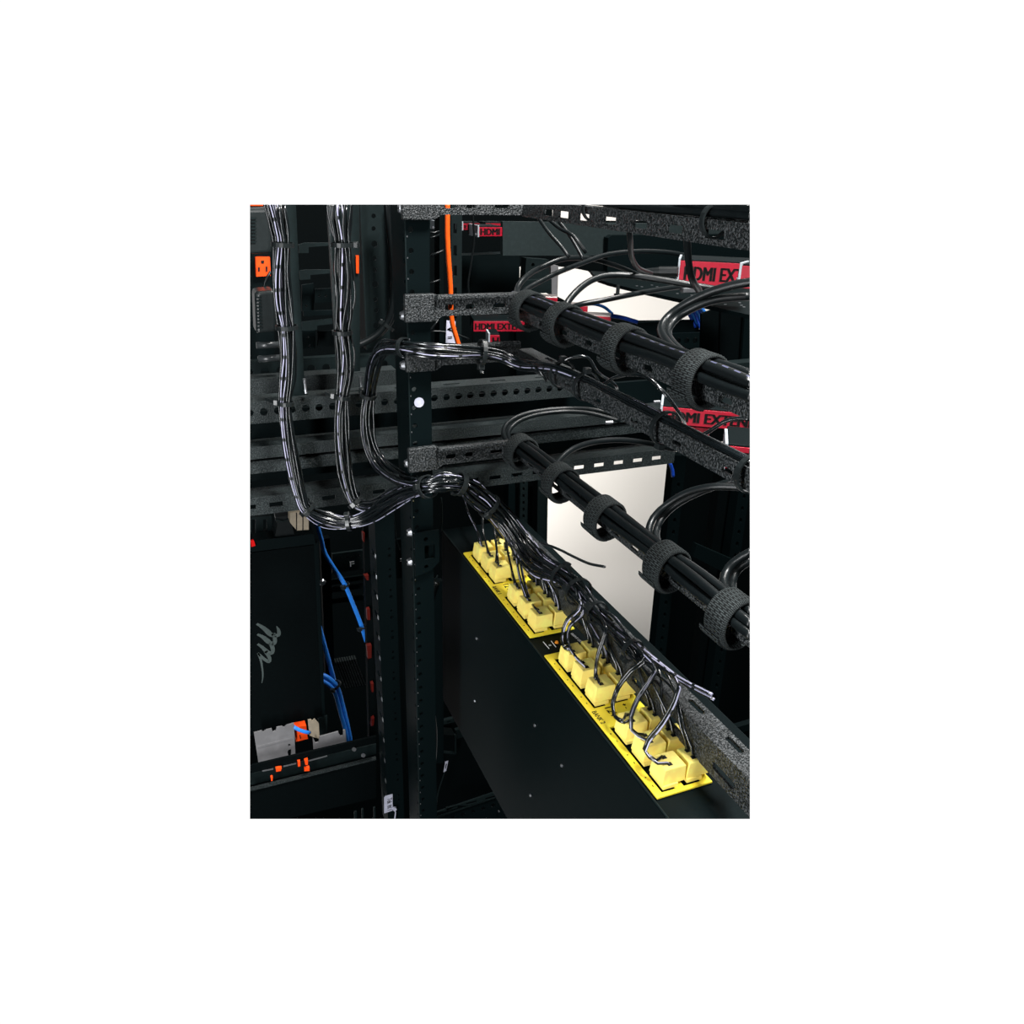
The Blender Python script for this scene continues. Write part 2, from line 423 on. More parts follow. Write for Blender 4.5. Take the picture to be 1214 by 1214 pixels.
# vertical rack post with round holes at upper left
yL = 0.86
def pxY(u, v): return P(u, v, Y=yL)
a, b = pxY(428, 300), pxY(459, 300)
hp = [pxY(*c) for c in ((443, 256), (443, 271), (444, 289), (444, 306), (444.5, 320), (445, 337), (445, 355), (446, 368), (446, 386))]
t = thing('rack_post', (a.x, yL, hp[-1].z - .05), 'black rack post with a column of round holes at upper left', 'rack post')
obj('front_flange', plate(bmesh.new(), rect(a.x, b.x, pxY(440, 412).z, pxY(440, 225).z), [circ(p.x, p.z, 0.0033 if i % 3 == 2 else 0.0024) for i, p in enumerate(hp)], V((0, yL, 0)), EXV, EZV, EYV, 0.002), GREY, t)
obj('side_flange', Bx(a.x - .0015, a.x, yL - .012, yL + .02, pxY(440, 412).z, pxY(440, 225).z), GREY, t)
obj('side_flange', Bx(b.x, b.x + .0015, yL - .012, yL + .02, pxY(455, 360).z, pxY(455, 225).z), GREY, t)

# lower left post with notched edge
yQ = 0.72
def pq(u, v): return P(u, v, Y=yQ)
a, b, c = pq(434, 640), pq(445, 640), pq(468, 640)
zt, zb = pq(445, 606).z, pq(460, 985).z
t = thing('rack_post', (b.x, yQ, zb), 'black rack post with a notched edge at lower left', 'rack post')
nz = [pq(441, 662 + 24.6 * k).z for k in range(13)]
obj('front_flange', plate(bmesh.new(), rect(b.x, c.x, zb, zt), [circ(b.x + .014, z, 0.002, 8) for z in nz] + [circ(b.x + .014, z + .008, 0.0015, 8) for z in nz], V((0, yQ, 0)), EXV, EZV, EYV, 0.002), BLK, t)
obj('notched_flange', plate(bmesh.new(), rect(yQ + .002, yQ + .030, zb, zt), [slot(yQ + .013, z, 0.012, 0.006) for z in nz], V((b.x, 0, 0)), EYV, EZV, EXV, 0.002), BLK, t)
for z in nz:
    bm = bmesh.new()
    box(bm, b.x - .0006, b.x + .0002, yQ + .0005, yQ + .0045, z - .001, z + .0035, 0.0002)
    obj('edge_burr', bm, STEEL, t, label='bright bare metal at a punched notch')

# ------------------------------------------------------------------ lacing bars
BX = 0.27
def lacing(z0, h, label, y_near, slots_face, top=0.012, arm=True, armz=None, m=TEX):
    """bar along Y (an L of a slotted face and a top flange) joined by an arm to the bracket on the post"""
    t = thing('lacing_bar', (BX, 0.45, z0), label, 'lacing bar')
    yf = PY - .004
    obj('slotted_face', plate(bmesh.new(), rect(y_near, yf, z0, z0 + h), slots_face(z0, h) if slots_face else [], V((BX, 0, 0)), EYV, EZV, EXV, 0.0018), m, t)
    sl = [slot(y, BX + 0.0018 + top * 0.55, 0.016, 0.004) for y in (0.30, 0.34, 0.38, 0.42, 0.46, 0.50, 0.54, 0.58) if y > y_near + .01]
    plt_ = plate(bmesh.new(), rect(y_near, yf, BX + 0.0, BX + top), [[(a, b) for a, b in s] for s in sl], V((0, 0, z0 + h + .0018)), EYV, EXV, -EZV, 0.0018)
    obj('top_flange', plt_, m, t)
    if arm:
        az = z0 if armz is None else armz
        bm = Bx(PX - .0035, PX + .0215, yf - .0035, yf + .0025, az - .003, az + .019, 0.001)
        br = obj('bracket', bm, TEX, t)
        bm = plate(bmesh.new(), [(PX + .0215, az - .003), (PX + .028, az + .001), (BX + .002, az + .001), (BX + .002, az + .0145), (PX + .028, az + .0145), (PX + .0215, az + .019)],
                   [slot(PX + .035, az + .0078, .010, .0045), slot(PX + .052, az + .0078, .008, .0045), slot(PX + .078, az + .0078, .012, .0035)], V((0, yf - .002, 0)), EXV, EZV, EYV, 0.002)
        obj('arm', bm, TEX, t)
        obj('arm_lip', Bx(PX + .022, BX, yf - .0075, yf - .0018, az + .0145, az + .0185, 0.0012), TEX, t)
    return t
def face_slots(p=0.0254, l=0.012, hh=0.0035, y0=0.30, n=14):
    return lambda z0, h: [slot(y0 + p * k, z0 + h * 0.45, l, hh) for k in range(n) if y0 + p * k < 0.60]
lacing(-0.0335, 0.011, 'topmost lacing bar crossing the upper right corner', 0.20, lambda z0, h: [rect(y - .0080, y + .0080, z0 + .0032, z0 + .0078) for y in [P(u, v, X=BX).y for u, v in ((650, 250), (668, 252.5), (692, 255.5), (723, 258.5), (759, 261.5), (800, 266), (848, 271))]], 0.012)
lacing(-0.1160, 0.0105, 'lacing bar under the upper thick cables held by four fabric straps', 0.20, face_slots(0.04, 0.012, 0.004, 0.26, 9), 0.012, armz=-0.111)
lacing(-0.1530, 0.0105, 'lacing bar carrying a thin wire bundle through the middle of the rack', 0.20, face_slots(0.05, 0.010, 0.003, 0.28, 7), 0.013, armz=-0.1515)
lacing(-0.2385, 0.009, 'lacing bar under the lower thick cables in front of the cream gap', 0.20, face_slots(0.0254, 0.011, 0.003, 0.262, 14), 0.010, armz=-0.2395)
t5 = lacing(-0.3400, 0.0215, 'lowest and widest lacing bar above the yellow connectors', 0.18,
       lambda z0, h: [slot(y, z0 + .0085, .022, .0055) for y in (.245, .2935, .342, .390, .440, .488, .536, .584)], 0.0165, arm=False)
# bracket of the lowest bar on the post
bz = P(507, 655, Y=PY - .004).z
bx0, bx1 = P(491, 640, Y=PY - .004).x, P(520, 640, Y=PY - .004).x
obj('bracket', plate(bmesh.new(), [(bx0, bz - .022), (bx1 - .008, bz - .018), (bx1, bz - .010), (bx1, bz + .022), (bx0, bz + .022)],
    [circ((bx0 + bx1) / 2 - .001, bz + .0145, .0021), circ((bx0 + bx1) / 2 - .001, bz - .0135, .0021), rect(bx0 + .009, bx0 + .019, bz - .006, bz + .008)],
    V((0, PY - .006, 0)), EXV, EZV, EYV, .002), BLK, t5)

# ------------------------------------------------------------------ power distribution chassis with yellow connector banks
CT = -0.355                                           # top of the chassis
CX0, CX1, CY0, CY1, CB = 0.2352, 0.330, 0.18, 0.738, -0.578
t = thing('power_supply_chassis', (0.28, 0.45, CB), 'large black equipment chassis with yellow connector banks along its top', 'equipment chassis')
obj('body', Bx(CX0, CX1, CY0, CY1, CB, CT - .0009, 0.0012), BLK, t)
obj('edge_fold_highlight', Bx(CX0 + .0002, CX0 + .0013, CY0, CY1, CT - .0016, CT - .0003, .0003), GREY, t)  # grey strip paints the highlight along the folded top edge
for (u, v) in ((565, 757), (563, 831), (634, 860), (666, 907.5), (629, 943), (600, 771)):
    if (u, v) == (600, 771): continue
    p = P(u, v, X=CX0)
    obj('rivet', cyl(bmesh.new(), (CX0 - .0008, p.y, p.z), (1, 0, 0), 0.0012, 0.001, 10, .0016), STEEL, t, label='small bright rivet')
YL0, YL1 = 0.2375, 0.2785
plugY = [[0.3165, 0.3392, 0.3620, 0.4064, 0.4290, 0.4517], [0.5124, 0.5353, 0.5582, 0.6040, 0.6258, 0.6488]]
banks = [(0.3112, 0.4784), (0.5066, 0.6735)]
PZ = CT + .0012
for bi, (y0, y1) in enumerate(banks):
    holes = []
    for g in (0, 3):
        ya, yb = plugY[bi][g] - .0022, plugY[bi][g + 2] + .0195
        holes += [rect(YL0 + .0052, YL0 + .0155, ya, yb), rect(YL0 + .0215, YL0 + .0345, ya, yb)]
    pl = obj('connector_plate', plate(bmesh.new(), rect(YL0, YL1, y0, y1), holes, V((0, 0, CT)), EXV, EYV, EZV, .0012), YEL, t, label='yellow plate printed with polarity marks')
    # polarity marks along the front edge, a bank name and a voltage
    for i, py in enumerate(plugY[bi]):
        for s, dy in (('+', .0045), ('-', .0125)):
            obj('lettering', textbm(s, V((YL0 + .0018, py + .018 - dy, PZ)), -EYV, EXV, .0013, .00025, .02), INK, pl)
    ym = plugY[bi][2] + .0335
    obj('lettering', textbm('BANK %d' % (2 - bi), V((YL0 + .0016, ym + .0055, PZ)), -EYV, EXV, .0036, .00025, w=.0145), INK, pl)
    obj('lettering', textbm('12V', V((YL0 + .0125, ym + .0062, PZ)), -EYV, EXV, .0058, .00025, w=.0122), INK, pl)
    obj('lettering', textbm('+ -', V((YL0 + .026, ym + .006, PZ)), -EYV, EXV, .003, .00025, .02), INK, pl)
# printing and lamp between the banks
yg = 0.4925
lamp = obj('indicator_lamp', cyl(bmesh.new(), (P(660, 762, Z=CT).x, P(660, 762, Z=CT).y, CT), (0, 0, 1), .0017, .0014, 14, .0012), AMB, t, label='round amber indicator lamp')
for (u0, v0), (u1, v1) in (((644, 761), (651, 769)), ((653.5, 760), (659, 767))):
    p, q = P(u0, v0, Z=CT), P(u1, v1, Z=CT)
    obj('printed_line', Tb([V((p.x, p.y, CT)), V((q.x, q.y, CT))], .0003, seg=6), WHT, t, label='white printed rule')
obj('lettering', textbm('O', V((P(652, 765, Z=CT).x - .001, P(652, 765, Z=CT).y + .001, CT)), -EYV, EXV, .002, .00025), WHT, t)
p, q = P(676, 751, Z=CT), P(690, 764, Z=CT)
obj('lettering', textbm('OUTPUT 12V DC', V((p.x, p.y, CT)), (q - p).normalized(), EZV.cross((q - p).normalized()), .0024, .00025, .01, w=(q - p).length), WHT, t)
p, q = P(680, 738.5, Z=CT), P(700, 760, Z=CT)
obj('printed_line', Tb([V((p.x, p.y, CT)), V((q.x, q.y, CT))], .0004, seg=6), WHT, t, label='white printed rule')

# plugs: built once, then copied
def plug_body():
    bm = bmesh.new()
    # tapered block: base (0..w, 0..l), slightly narrower top
    w, l, h = .0166, .0154, .0146
    def ring(z, ix0, ix1, iy0, iy1): return [bm.verts.new(c) for c in ((ix0, iy0, z), (w - ix1, iy0, z), (w - ix1, l - iy1, z), (ix0, l - iy1, z))]
    a = ring(.0026, 0, 0, 0, 0); b = ring(h - .0005, .0016, .0002, .0002, .0004); c = ring(h, .0021, .0006, .0006, .0008)
    for r0, r1 in ((a, b), (b, c)):
        for i in range(4): bm.faces.new((r0[i], r0[(i + 1) % 4], r1[(i + 1) % 4], r1[i]))
    bm.faces.new(list(reversed(a))); bm.faces.new(c)
    return bm
PW, PL, PH = .0166, .0154, .0146
group = 'yellow two-wire plugs on the chassis'
proto = None
ROWX = (0.2440, 0.2618)
plugs = {}
side = ('front row', 'back row')
def plug_label(bi, r, i):
    n = ('nearest', 'second nearest', 'third nearest', 'fourth nearest', 'fifth nearest', 'farthest')[i]
    return 'pale yellow plug, %s in the %s of the %s bank' % (n, 'outer row' if r == 0 else 'row beside the bar', 'nearer' if bi == 0 else 'farther')
def make_plug(x, y, lab):
    t = thing('wire_plug', (x, y, PZ), lab, 'plug', group)
    bm = plug_body(); bmesh.ops.translate(bm, verts=bm.verts, vec=(x, y, PZ))
    body = obj('housing', bm, CRM, t)
    bm = Bx(x + .0002, x + .0115, y - .0010, y + .0148, PZ, PZ + .0028, .0003); obj('foot', bm, CRM, t)
    for k in (0, 1):
        yy = y + .0044 + .0066 * k
        obj('wire_port', Bx(x + .0052, x + .0085, yy - .0015, yy + .0015, PZ + PH - .0004, PZ + PH + .0001), INK, t)
    for k in (0, 1):
        yy = y + .0044 + .0066 * k
        obj('clamp_screw', cyl(bmesh.new(), (x + .0125, yy, PZ + PH - .0003), (0, 0, 1), .0013, .0004, 10), CRM, t)
    return t
def dup(t, d, lab):
    r = t.copy(); COL.objects.link(r); r.location = t.location + d; r['label'] = lab
    for ch in list(t.children):
        c = ch.copy(); COL.objects.link(c); c.parent = r
        for g in ch.children:
            e = g.copy(); COL.objects.link(e); e.parent = c
    return r
for bi in (0, 1):
    for r in (0, 1):
        for i, y in enumerate(plugY[bi]):
            if proto is None:
                proto = make_plug(ROWX[0], plugY[0][0], plug_label(0, 0, 0)); base0 = V((ROWX[0], plugY[0][0], PZ))
            else:
                dup(proto, V((ROWX[r], y, PZ)) - base0, plug_label(bi, r, i))
            plugs[(bi, r, i)] = (ROWX[r], y)

# ------------------------------------------------------------------ thin wire bundles
def path(L): return [P(u, v, Y=y) for (u, v, y) in L]
YB = 0.712
pA = path([(324, 232, YB), (328, 252, YB), (332, 272, YB), (335, 290, YB), (334, 325, YB), (336, 358, YB), (340, 388, YB), (342, 420, YB), (341, 450, YB), (338.5, 478, YB), (341, 512, YB), (347, 548, YB), (355, 583, YB), (364, 604, YB - .004),
           (387, 615, .708), (414, 619, .70), (440, 611, .69), (464, 594, .665), (487, 582, .632), (507, 577, .607)])
rA = [9.5, 9, 8.2, 7.0, 7.8, 7.8, 7.0, 7.8, 7.2, 5.4, 6.4, 6.6, 6.6, 6.2, 9, 6.8, 8, 8.5, 7.8, 7]
pB = path([(402, 232, YB), (402, 252, YB), (404, 272, YB), (406, 290, YB), (407, 320, YB), (408, 350, YB), (407, 375, YB), (406, 394, YB), (409, 420, YB), (409, 445, YB), (405.5, 471, YB), (404, 500, YB), (406, 535, YB), (411, 570, YB), (421, 596, YB - .004),
           (437, 600, .70), (452, 598, .68), (470, 588, .655), (488, 580, .630), (507, 576, .606)])
rB = [13, 11.5, 9, 7.5, 8.6, 9.2, 8, 6.8, 8.4, 7.6, 5.6, 7.2, 7.6, 7, 5.8, 8, 8, 8, 7.5, 7]
# third bundle: comes along the middle lacing bar, over the bracket, loops down to the joint
ZM = -0.1400
def along(y, z=ZM, x=BX + .0045): return V((x, y, z))
pC = [along(.275), along(.33), along(.372), along(.42), along(.47), along(.505), along(.545, ZM + .001, BX - .004),
      P(618, 432, Y=.598), P(595, 422, Y=.610), P(571, 418, Y=.612), P(540, 417, Y=.612), P(510, 415, Y=.614), P(479, 412, Y=.628), P(455, 413, Y=.66), P(444, 430, Y=.685), P(437, 468, Y=.700),
      P(434, 498, Y=.702), P(438, 525, Y=.70), P(450, 550, Y=.69), P(470, 566, Y=.66), P(489, 573, Y=.628), P(507, 575, Y=.606)]
rC = [2.8, 2.8, 2.6, 3.2, 3.2, 3.0, 3.8, 5.5, 6, 5, 7, 7.5, 6, 7, 7, 5.4, 7, 7.5, 8, 8, 7.5, 7]
ZT = -0.3085
def trunk(y, z=ZT, x=BX - .001): return V((x, y, z))
pT = [P(527, 572.5, Y=.602), P(546, 574, Y=.600), P(560, 583, Y=.603), P(580, 600, Y=.603), P(600, 618, Y=.600), trunk(.578, ZT - .001, BX - .008), trunk(.548, ZT - .002, BX - .008), trunk(.517, ZT), trunk(.487, ZT + .002), trunk(.456, ZT), trunk(.430, ZT + .003), trunk(.402, ZT), trunk(.375, ZT + .001), trunk(.352, ZT)]
rT = [9.2, 7.5, 10, 10, 11, 12, 11, 8.0, 9.5, 7.0, 8.5, 5.5, 6, 5]
YE = {0: .600}                                        # trunk param by Y for exits

def frames(c):
    a = None; out = []
    for i in range(len(c)):
        t = (c[min(i + 1, len(c) - 1)] - c[max(i - 1, 0)]).normalized()
        if a is None:
            a = (V((0.1, -.9, 0.3)) - t * V((0.1, -.9, 0.3)).dot(t)).normalized()
        a = (a - t * a.dot(t)).normalized(); out.append((a, t.cross(a)))
    return out
def wire_from(ctrl, radii, nT, exits, phase, rho, twist, tail):
    """one wire: follow the bundle controls with its own place in the cross-section, then the tail points"""
    fr = frames(ctrl)
    pts = []
    for i, (p, r) in enumerate(zip(ctrl, radii)):
        a, b = fr[i]
        ph = phase + twist * i + 0.16 * math.sin(i * 1.3 + phase * 3)
        rr = max(0, r * .001 * rho * (0.95 + .10 * math.sin(i * 2.1 + phase * 5)))
        pts.append(p + (a * math.cos(ph) + b * math.sin(ph)) * rr)
    return pts + tail

order = []
for bi in (0, 1):
    for r in (0, 1):
        for i in range(6):
            order.append((bi, r, i))
R2 = random.Random(11)
R2.shuffle(order)
# ten plugs from bundle A, eight from B and six from C
src = {}
for k, key in enumerate(order): src[key] = 'AAAAAAAAAABBBBBBBBCCCCCC'[k]
trY = [p.y for p in pT]
cnt = {'A': 0, 'B': 0, 'C': 0}
info = {'A': (pA, rA, 'descending leftmost past the cross rails', 'wires of the left bundle'),
        'B': (pB, rB, 'descending in the second bundle from the left past the cross rails', 'wires of the second bundle'),
        'C': (pC, rC, 'looping from the middle lacing bar down to the yellow plugs', 'wires of the looping bundle')}
WR = 0.00098
def add_wire(which, tail_pts, ntrunk, ph, rho, tw, striped_):
    ctrl, radii, lab, grp = info[which]
    c = ctrl + pT[:ntrunk]; rr = radii + rT[:ntrunk]
    pts = wire_from(c, rr, ntrunk, None, ph, rho, tw, tail_pts)
    o = obj('wire', Tb(pts, WR, seg=7, step=0.0045, roll=R2.uniform(-1.2, 1.2)), WIRES if striped_ else WIRE, smooth=True)
    return tag(o, 'thin black %swire %s' % ('stripe-and-glint-painted ' if striped_ else '', lab), 'wire', grp + (' with stripes' if striped_ else ''))
# leave position on the trunk for each plug
def leave(bi, r, i):
    y = plugs[(bi, r, i)][1] + .009
    tgt = y + (.022 if bi == 0 else .012) + (.012 if r == 0 and bi == 0 else 0)
    n = 1
    for k, p in enumerate(pT):
        if p.y >= tgt: n = k + 1
        else: break
    if bi == 1 and i >= 3: n = 3 if i == 5 else 4
    return max(2, n)
gold = 2.39996
# how the pairs of the outer rows hang, as seen in the photo: points and their X
HANG = {(0, 5): (8, [(688, 716, .262), (672, 736, .256), (666, 757, .250), (669, 768, .2495)]),
        (0, 4): (8, [(692, 722, .262), (675, 744, .256), (674, 764, .250), (684, 781, .2495)]),
        (0, 3): (9, [(716, 738, .262), (717, 752, .258), (709, 776, .253), (706, 797, .251)]),
        (0, 2): (10, [(762, 776, .266), (748, 795, .260), (733, 815, .252), (726, 836, .243), (728, 849, .2415), (739, 856, .2450)]),
        (0, 1): (11, [(774, 786, .266), (772, 804, .261), (757, 827, .252), (748, 849, .2445), (748, 865, .2420), (756, 872, .2455)]),
        (0, 0): (12, [(800, 803, .266), (802, 826, .262), (786, 857, .252), (769, 878, .2435), (764, 890, .2400), (769, 897, .2400), (779, 904, .2462)]),
        (1, 5): (2, [(550, 590, .262), (555, 608, .260), (566, 630, .256)]),
        (1, 4): (3, [(571, 603, .262), (572, 628, .257), (577, 648, .254)]),
        (1, 3): (3, [(580, 606, .262), (586, 632, .257), (589, 655, .254)]),
        (1, 2): (4, [(597, 620, .262), (600, 645, .257), (607, 678, .254)]),
        (1, 1): (4, [(605, 624, .263), (611, 648, .258), (615, 680, .254)]),
        (1, 0): (5, [(612, 632, .263), (616, 662, .258), (622, 692, .254), (630, 715, .2525)])}
for key in order:
    bi, r, i = key
    x, y = plugs[key]
    n = leave(bi, r, i)
    s = src[key]
    for k in (0, 1):
        yy = y + .0044 + .0066 * k
        hole = V((x + .0068, yy, PZ + PH - .0015))
        if r == 0:
            n, L = HANG[(bi, i)]
            tail = [P(u, v, X=xx) + V((.0004 * k, .0024 * (k - .4), .0003 * k)) for u, v, xx in L[:-1]] + [(P(L[-1][0], L[-1][1], Z=PZ + PH + .0018) if bi == 0 else P(L[-1][0], L[-1][1], X=L[-1][2])) + V((.0004 * k, .0024 * (k - .4), .0003 * k)), hole + V((-.0012, .0006, .0022)), hole]
        else:
            e = pT[n - 1]
            tail = [V((x + .0045, e.y * .3 + yy * .7, PZ + PH + .015)), V((x + .0062, yy + .003, PZ + PH + .007)), hole]
        j = cnt[s]; cnt[s] += 1
        tot = {'A': 20, 'B': 16, 'C': 12}[s]
        rho = math.sqrt((j + .5) / tot)
        add_wire(s, tail, n, j * gold, rho, .05, j % 4 == 0)
# two spare ends lying past the last tie
for k in (0, 1):
    tail = [P(788, 794 - 4 * k, X=BX + .003), P(812, 811 - 4 * k, X=BX + .004), P(830, 821 - 5 * k, X=BX + .005), P(846 - 2 * k, 829 - 6 * k, X=BX + .006)]
    o = obj('wire', Tb([p + V((0, 0, .0022 * k)) for p in pT[8:10]] + tail, WR * 1.15, seg=7), WIRES, smooth=True)
    tag(o, 'spare thin wire end sticking out past the nearest plugs, %s of the two' % ('lower' if k == 0 else 'upper'), 'wire')
# thin wires riding the middle lacing bar towards the extenders
for k, L in enumerate((
    [(643, 443, .27), (660, 432, .27), (680, 423, .28), (697, 424, .29), (708, 441, .30), (724, 452, .31), (731, 460, .32), (728, 471, .34)],
    [(693, 464, .27), (709, 460, .28), (728, 448, .285), (748, 444, .29), (768, 448, .295), (785, 463, .30), (800, 482, .31), (811, 500, .33), (813, 516, .36)],
    [(790, 513, .272), (806, 518, .275), (825, 518, .28), (840, 512, .285), (858, 500, .29), (876, 496, .295), (895, 498, .30)],
    [(648, 452, .268), (640, 440, .262), (625, 430, .26), (600, 425, .26)])):
    o = obj('wire', Tb([P(u, v, X=x) for u, v, x in L], .0013 if k < 3 else .001, seg=7), WIRE, smooth=True)
    tag(o, ('thin black wire arching from the far part of the middle lacing bar', 'thin black wire arching from the middle lacing bar down across the red extender lettering',
            'thin black wire leaving the near end of the middle lacing bar to the right edge', 'short thin wire on the middle lacing bar near its bend')[k], 'wire')

# ------------------------------------------------------------------ cable ties
def cable_tie(c, axis, r, label, wid=.0036, head=None, tail=None, rz=None, m=TIE, th=.0011):
    axis = V(axis).normalized(); a = V((-.4, -.5, .75)); a = (a - axis * a.dot(axis)).normalized(); b = axis.cross(a)
    bm = bmesh.new(); n = 20; rings = []
    rz = rz or r
    for i in range(n):
        t = 2 * math.pi * i / n; d = a * math.cos(t) * 1.0 + b * math.sin(t)
        d2 = a * math.cos(t) * rz + b * math.sin(t) * r
        rings.append([bm.verts.new(c + d2 + d * s * th + axis * q * wid / 2) for s, q in ((0, -1), (1, -1), (1, 1), (0, 1))])
    for i in range(n):
        A, B = rings[i], rings[(i + 1) % n]
        for k in range(4): bm.faces.new((A[k], A[(k + 1) % 4], B[(k + 1) % 4], B[k]))
    bmesh.ops.recalc_face_normals(bm, faces=bm.faces)
    t = obj('cable_tie', bm, m)
    if t is None: return None
    tag(t, label, 'cable tie')
    hd = head if head is not None else 0.6
    d = a * math.cos(hd) + b * math.sin(hd); e = axis.cross(d)
    rr = r + .0012
    hb = obox(bmesh.new(), c + d * (rr - .0012) - e * .0026 - axis * .0026, e, axis, d, .0052, .0052, .0042, .0006)
    h = obj('head', hb, m, t)
    if tail and h:
        p = c + d * (rr + .001); L = tail
        tb = obox(bmesh.new(), p - axis * .0014 - d * 0, (d * .8 + e * .6).normalized(), axis, (d * .8 + e * .6).normalized().cross(axis), L, .0028, .0010)
        obj('tail', tb, m, t)
    return t
def tie_on(L, i, r, label, **k):
    ax = (L[min(i + 1, len(L) - 1)] - L[max(i - 1, 0)])
    return cable_tie(L[i], ax, r, label, **k)
tie_on(pA, 3, .0085, 'black cable tie topmost on the leftmost wire bundle', head=2.2, tail=.004)
tie_on(pA, 6, .0085, 'black cable tie at mid height on the leftmost wire bundle', head=2.2, tail=.004)
tie_on(pA, 9, .0064, 'black cable tie on the leftmost wire bundle in front of the hole row', head=1.2, tail=.014)
tie_on(pA, 13, .0072, 'black cable tie where the leftmost wire bundle turns to the right', head=.4)
tie_on(pA, 15, .0078, 'black cable tie at the lowest point of the leftmost wire bundle', head=-.3)
tie_on(pB, 3, .0090, 'black cable tie topmost on the second wire bundle', head=-1.9, tail=.004)
tie_on(pB, 7, .0080, 'black cable tie at mid height on the second wire bundle', head=2.4, tail=.012)
tie_on(pB, 10, .0064, 'black cable tie on the second wire bundle in front of the hole row', head=1.2, tail=.010)
tie_on(pB, 14, .0068, 'black cable tie where the second wire bundle turns to the right', head=.4)
tie_on(pC, 12, .0072, 'black cable tie holding the wires beside the upper post bracket', head=2.8)
tie_on(pC, 15, .0066, 'black cable tie on the looping wires in front of the hole row', head=1.5)
tie_on(pC, 9, .0100, 'black cable tie on the wires along the arm of the middle lacing bar', head=-2.2, tail=.006)
jt = tie_on(pA, 19, .0092, 'black cable tie where all three wire bundles join at the post', wid=.0050)
tie_on(pT, 1, .0092, 'black cable tie just past the joint of the three wire bundles', wid=.0046, head=2.9)
tie_on(pT, 3, .0105, 'black cable tie above the farthest yellow plugs', head=1.0)
tie_on(pT, 7, .0095, 'black cable tie on the wires beside the gap between the yellow banks, farther one', head=-1.0)
tie_on(pT, 8, .0108, 'black cable tie on the wires beside the gap between the yellow banks, nearer one', head=.6)
tie_on(pT, 9, .0085, 'black cable tie above the far half of the nearer yellow bank', head=.3)
tie_on(pT, 11, .0072, 'black cable tie above the middle of the nearer yellow bank', head=1.9)
# ties round the middle bar, and the top bar
for i, (y, lab) in enumerate(((.505, 'black cable tie round the middle lacing bar at its far third'), (.545, 'black cable tie round the middle lacing bar near its bend'), (.398, 'black cable tie round the middle lacing bar at its middle'), (.3135, 'black cable tie round the middle lacing bar at its near end'))):
    cable_tie(V((BX + .0035, y, -.1445)), (0, 1, 0), .0100, lab, wid=.0034, head=-2.4 if i == 2 else .5)
for y, lab in ((.513, 'black cable tie on the topmost lacing bar, farther one'), (.375, 'black cable tie on the topmost lacing bar, nearer one')):
    cable_tie(V((BX + .005, y, -.0215)), (0, 1, 0), .0082, lab, wid=.0034, head=1.9, tail=.006)
# long cut-off tie tail pointing right across the cream gap
o = obj('cable_tie', Tb([P(640, 643, X=.272), P(662, 651, X=.272), P(680, 660, X=.274), P(698, 668, X=.275), P(717, 672, X=.276)], .0011, seg=6), TIE, smooth=True)
tag(o, 'long uncut cable tie tail pointing right across the cream gap', 'cable tie')

# ------------------------------------------------------------------ thick cables on the two strapped bars
def bundle_cables(zc, y0, y1, offs, labels, group, printed):
    for k, (dx, dz, r) in enumerate(offs):
        c = [V((BX + .003 + dx + .0008 * math.sin(y * 37 + k * 2), y, zc + dz + .0006 * math.sin(y * 51 + k))) for y in [y0 + (y1 - y0) * q / 9 for q in range(10)]]
        o = obj('cable', Tb(c, r, seg=12, roll=0.3 if k in printed else 0), CABLEP if k in printed else CABLE, smooth=True)
        tag(o, labels[k], 'cable', group)
offs = [(-.0085, .0008, .0031), (-.0020, .0012, .0032), (.0045, .0008, .0031), (-.0055, .0066, .0031), (.0012, .0068, .0032)]
nm = ('front lower', 'middle lower', 'rear lower', 'front upper', 'rear upper')
bundle_cables(-.1022, .20, .632, offs, ['thick black cable, %s one in the bundle on the upper strapped bar' % n for n in nm], 'thick cables on the upper strapped bar', (3,))
bundle_cables(-.2272, .20, .626, [(a * .9, b * .9, r * .92) for a, b, r in offs], ['thick black cable, %s one in the bundle on the lower strapped bar' % n for n in nm], 'thick cables on the lower strapped bar', ())

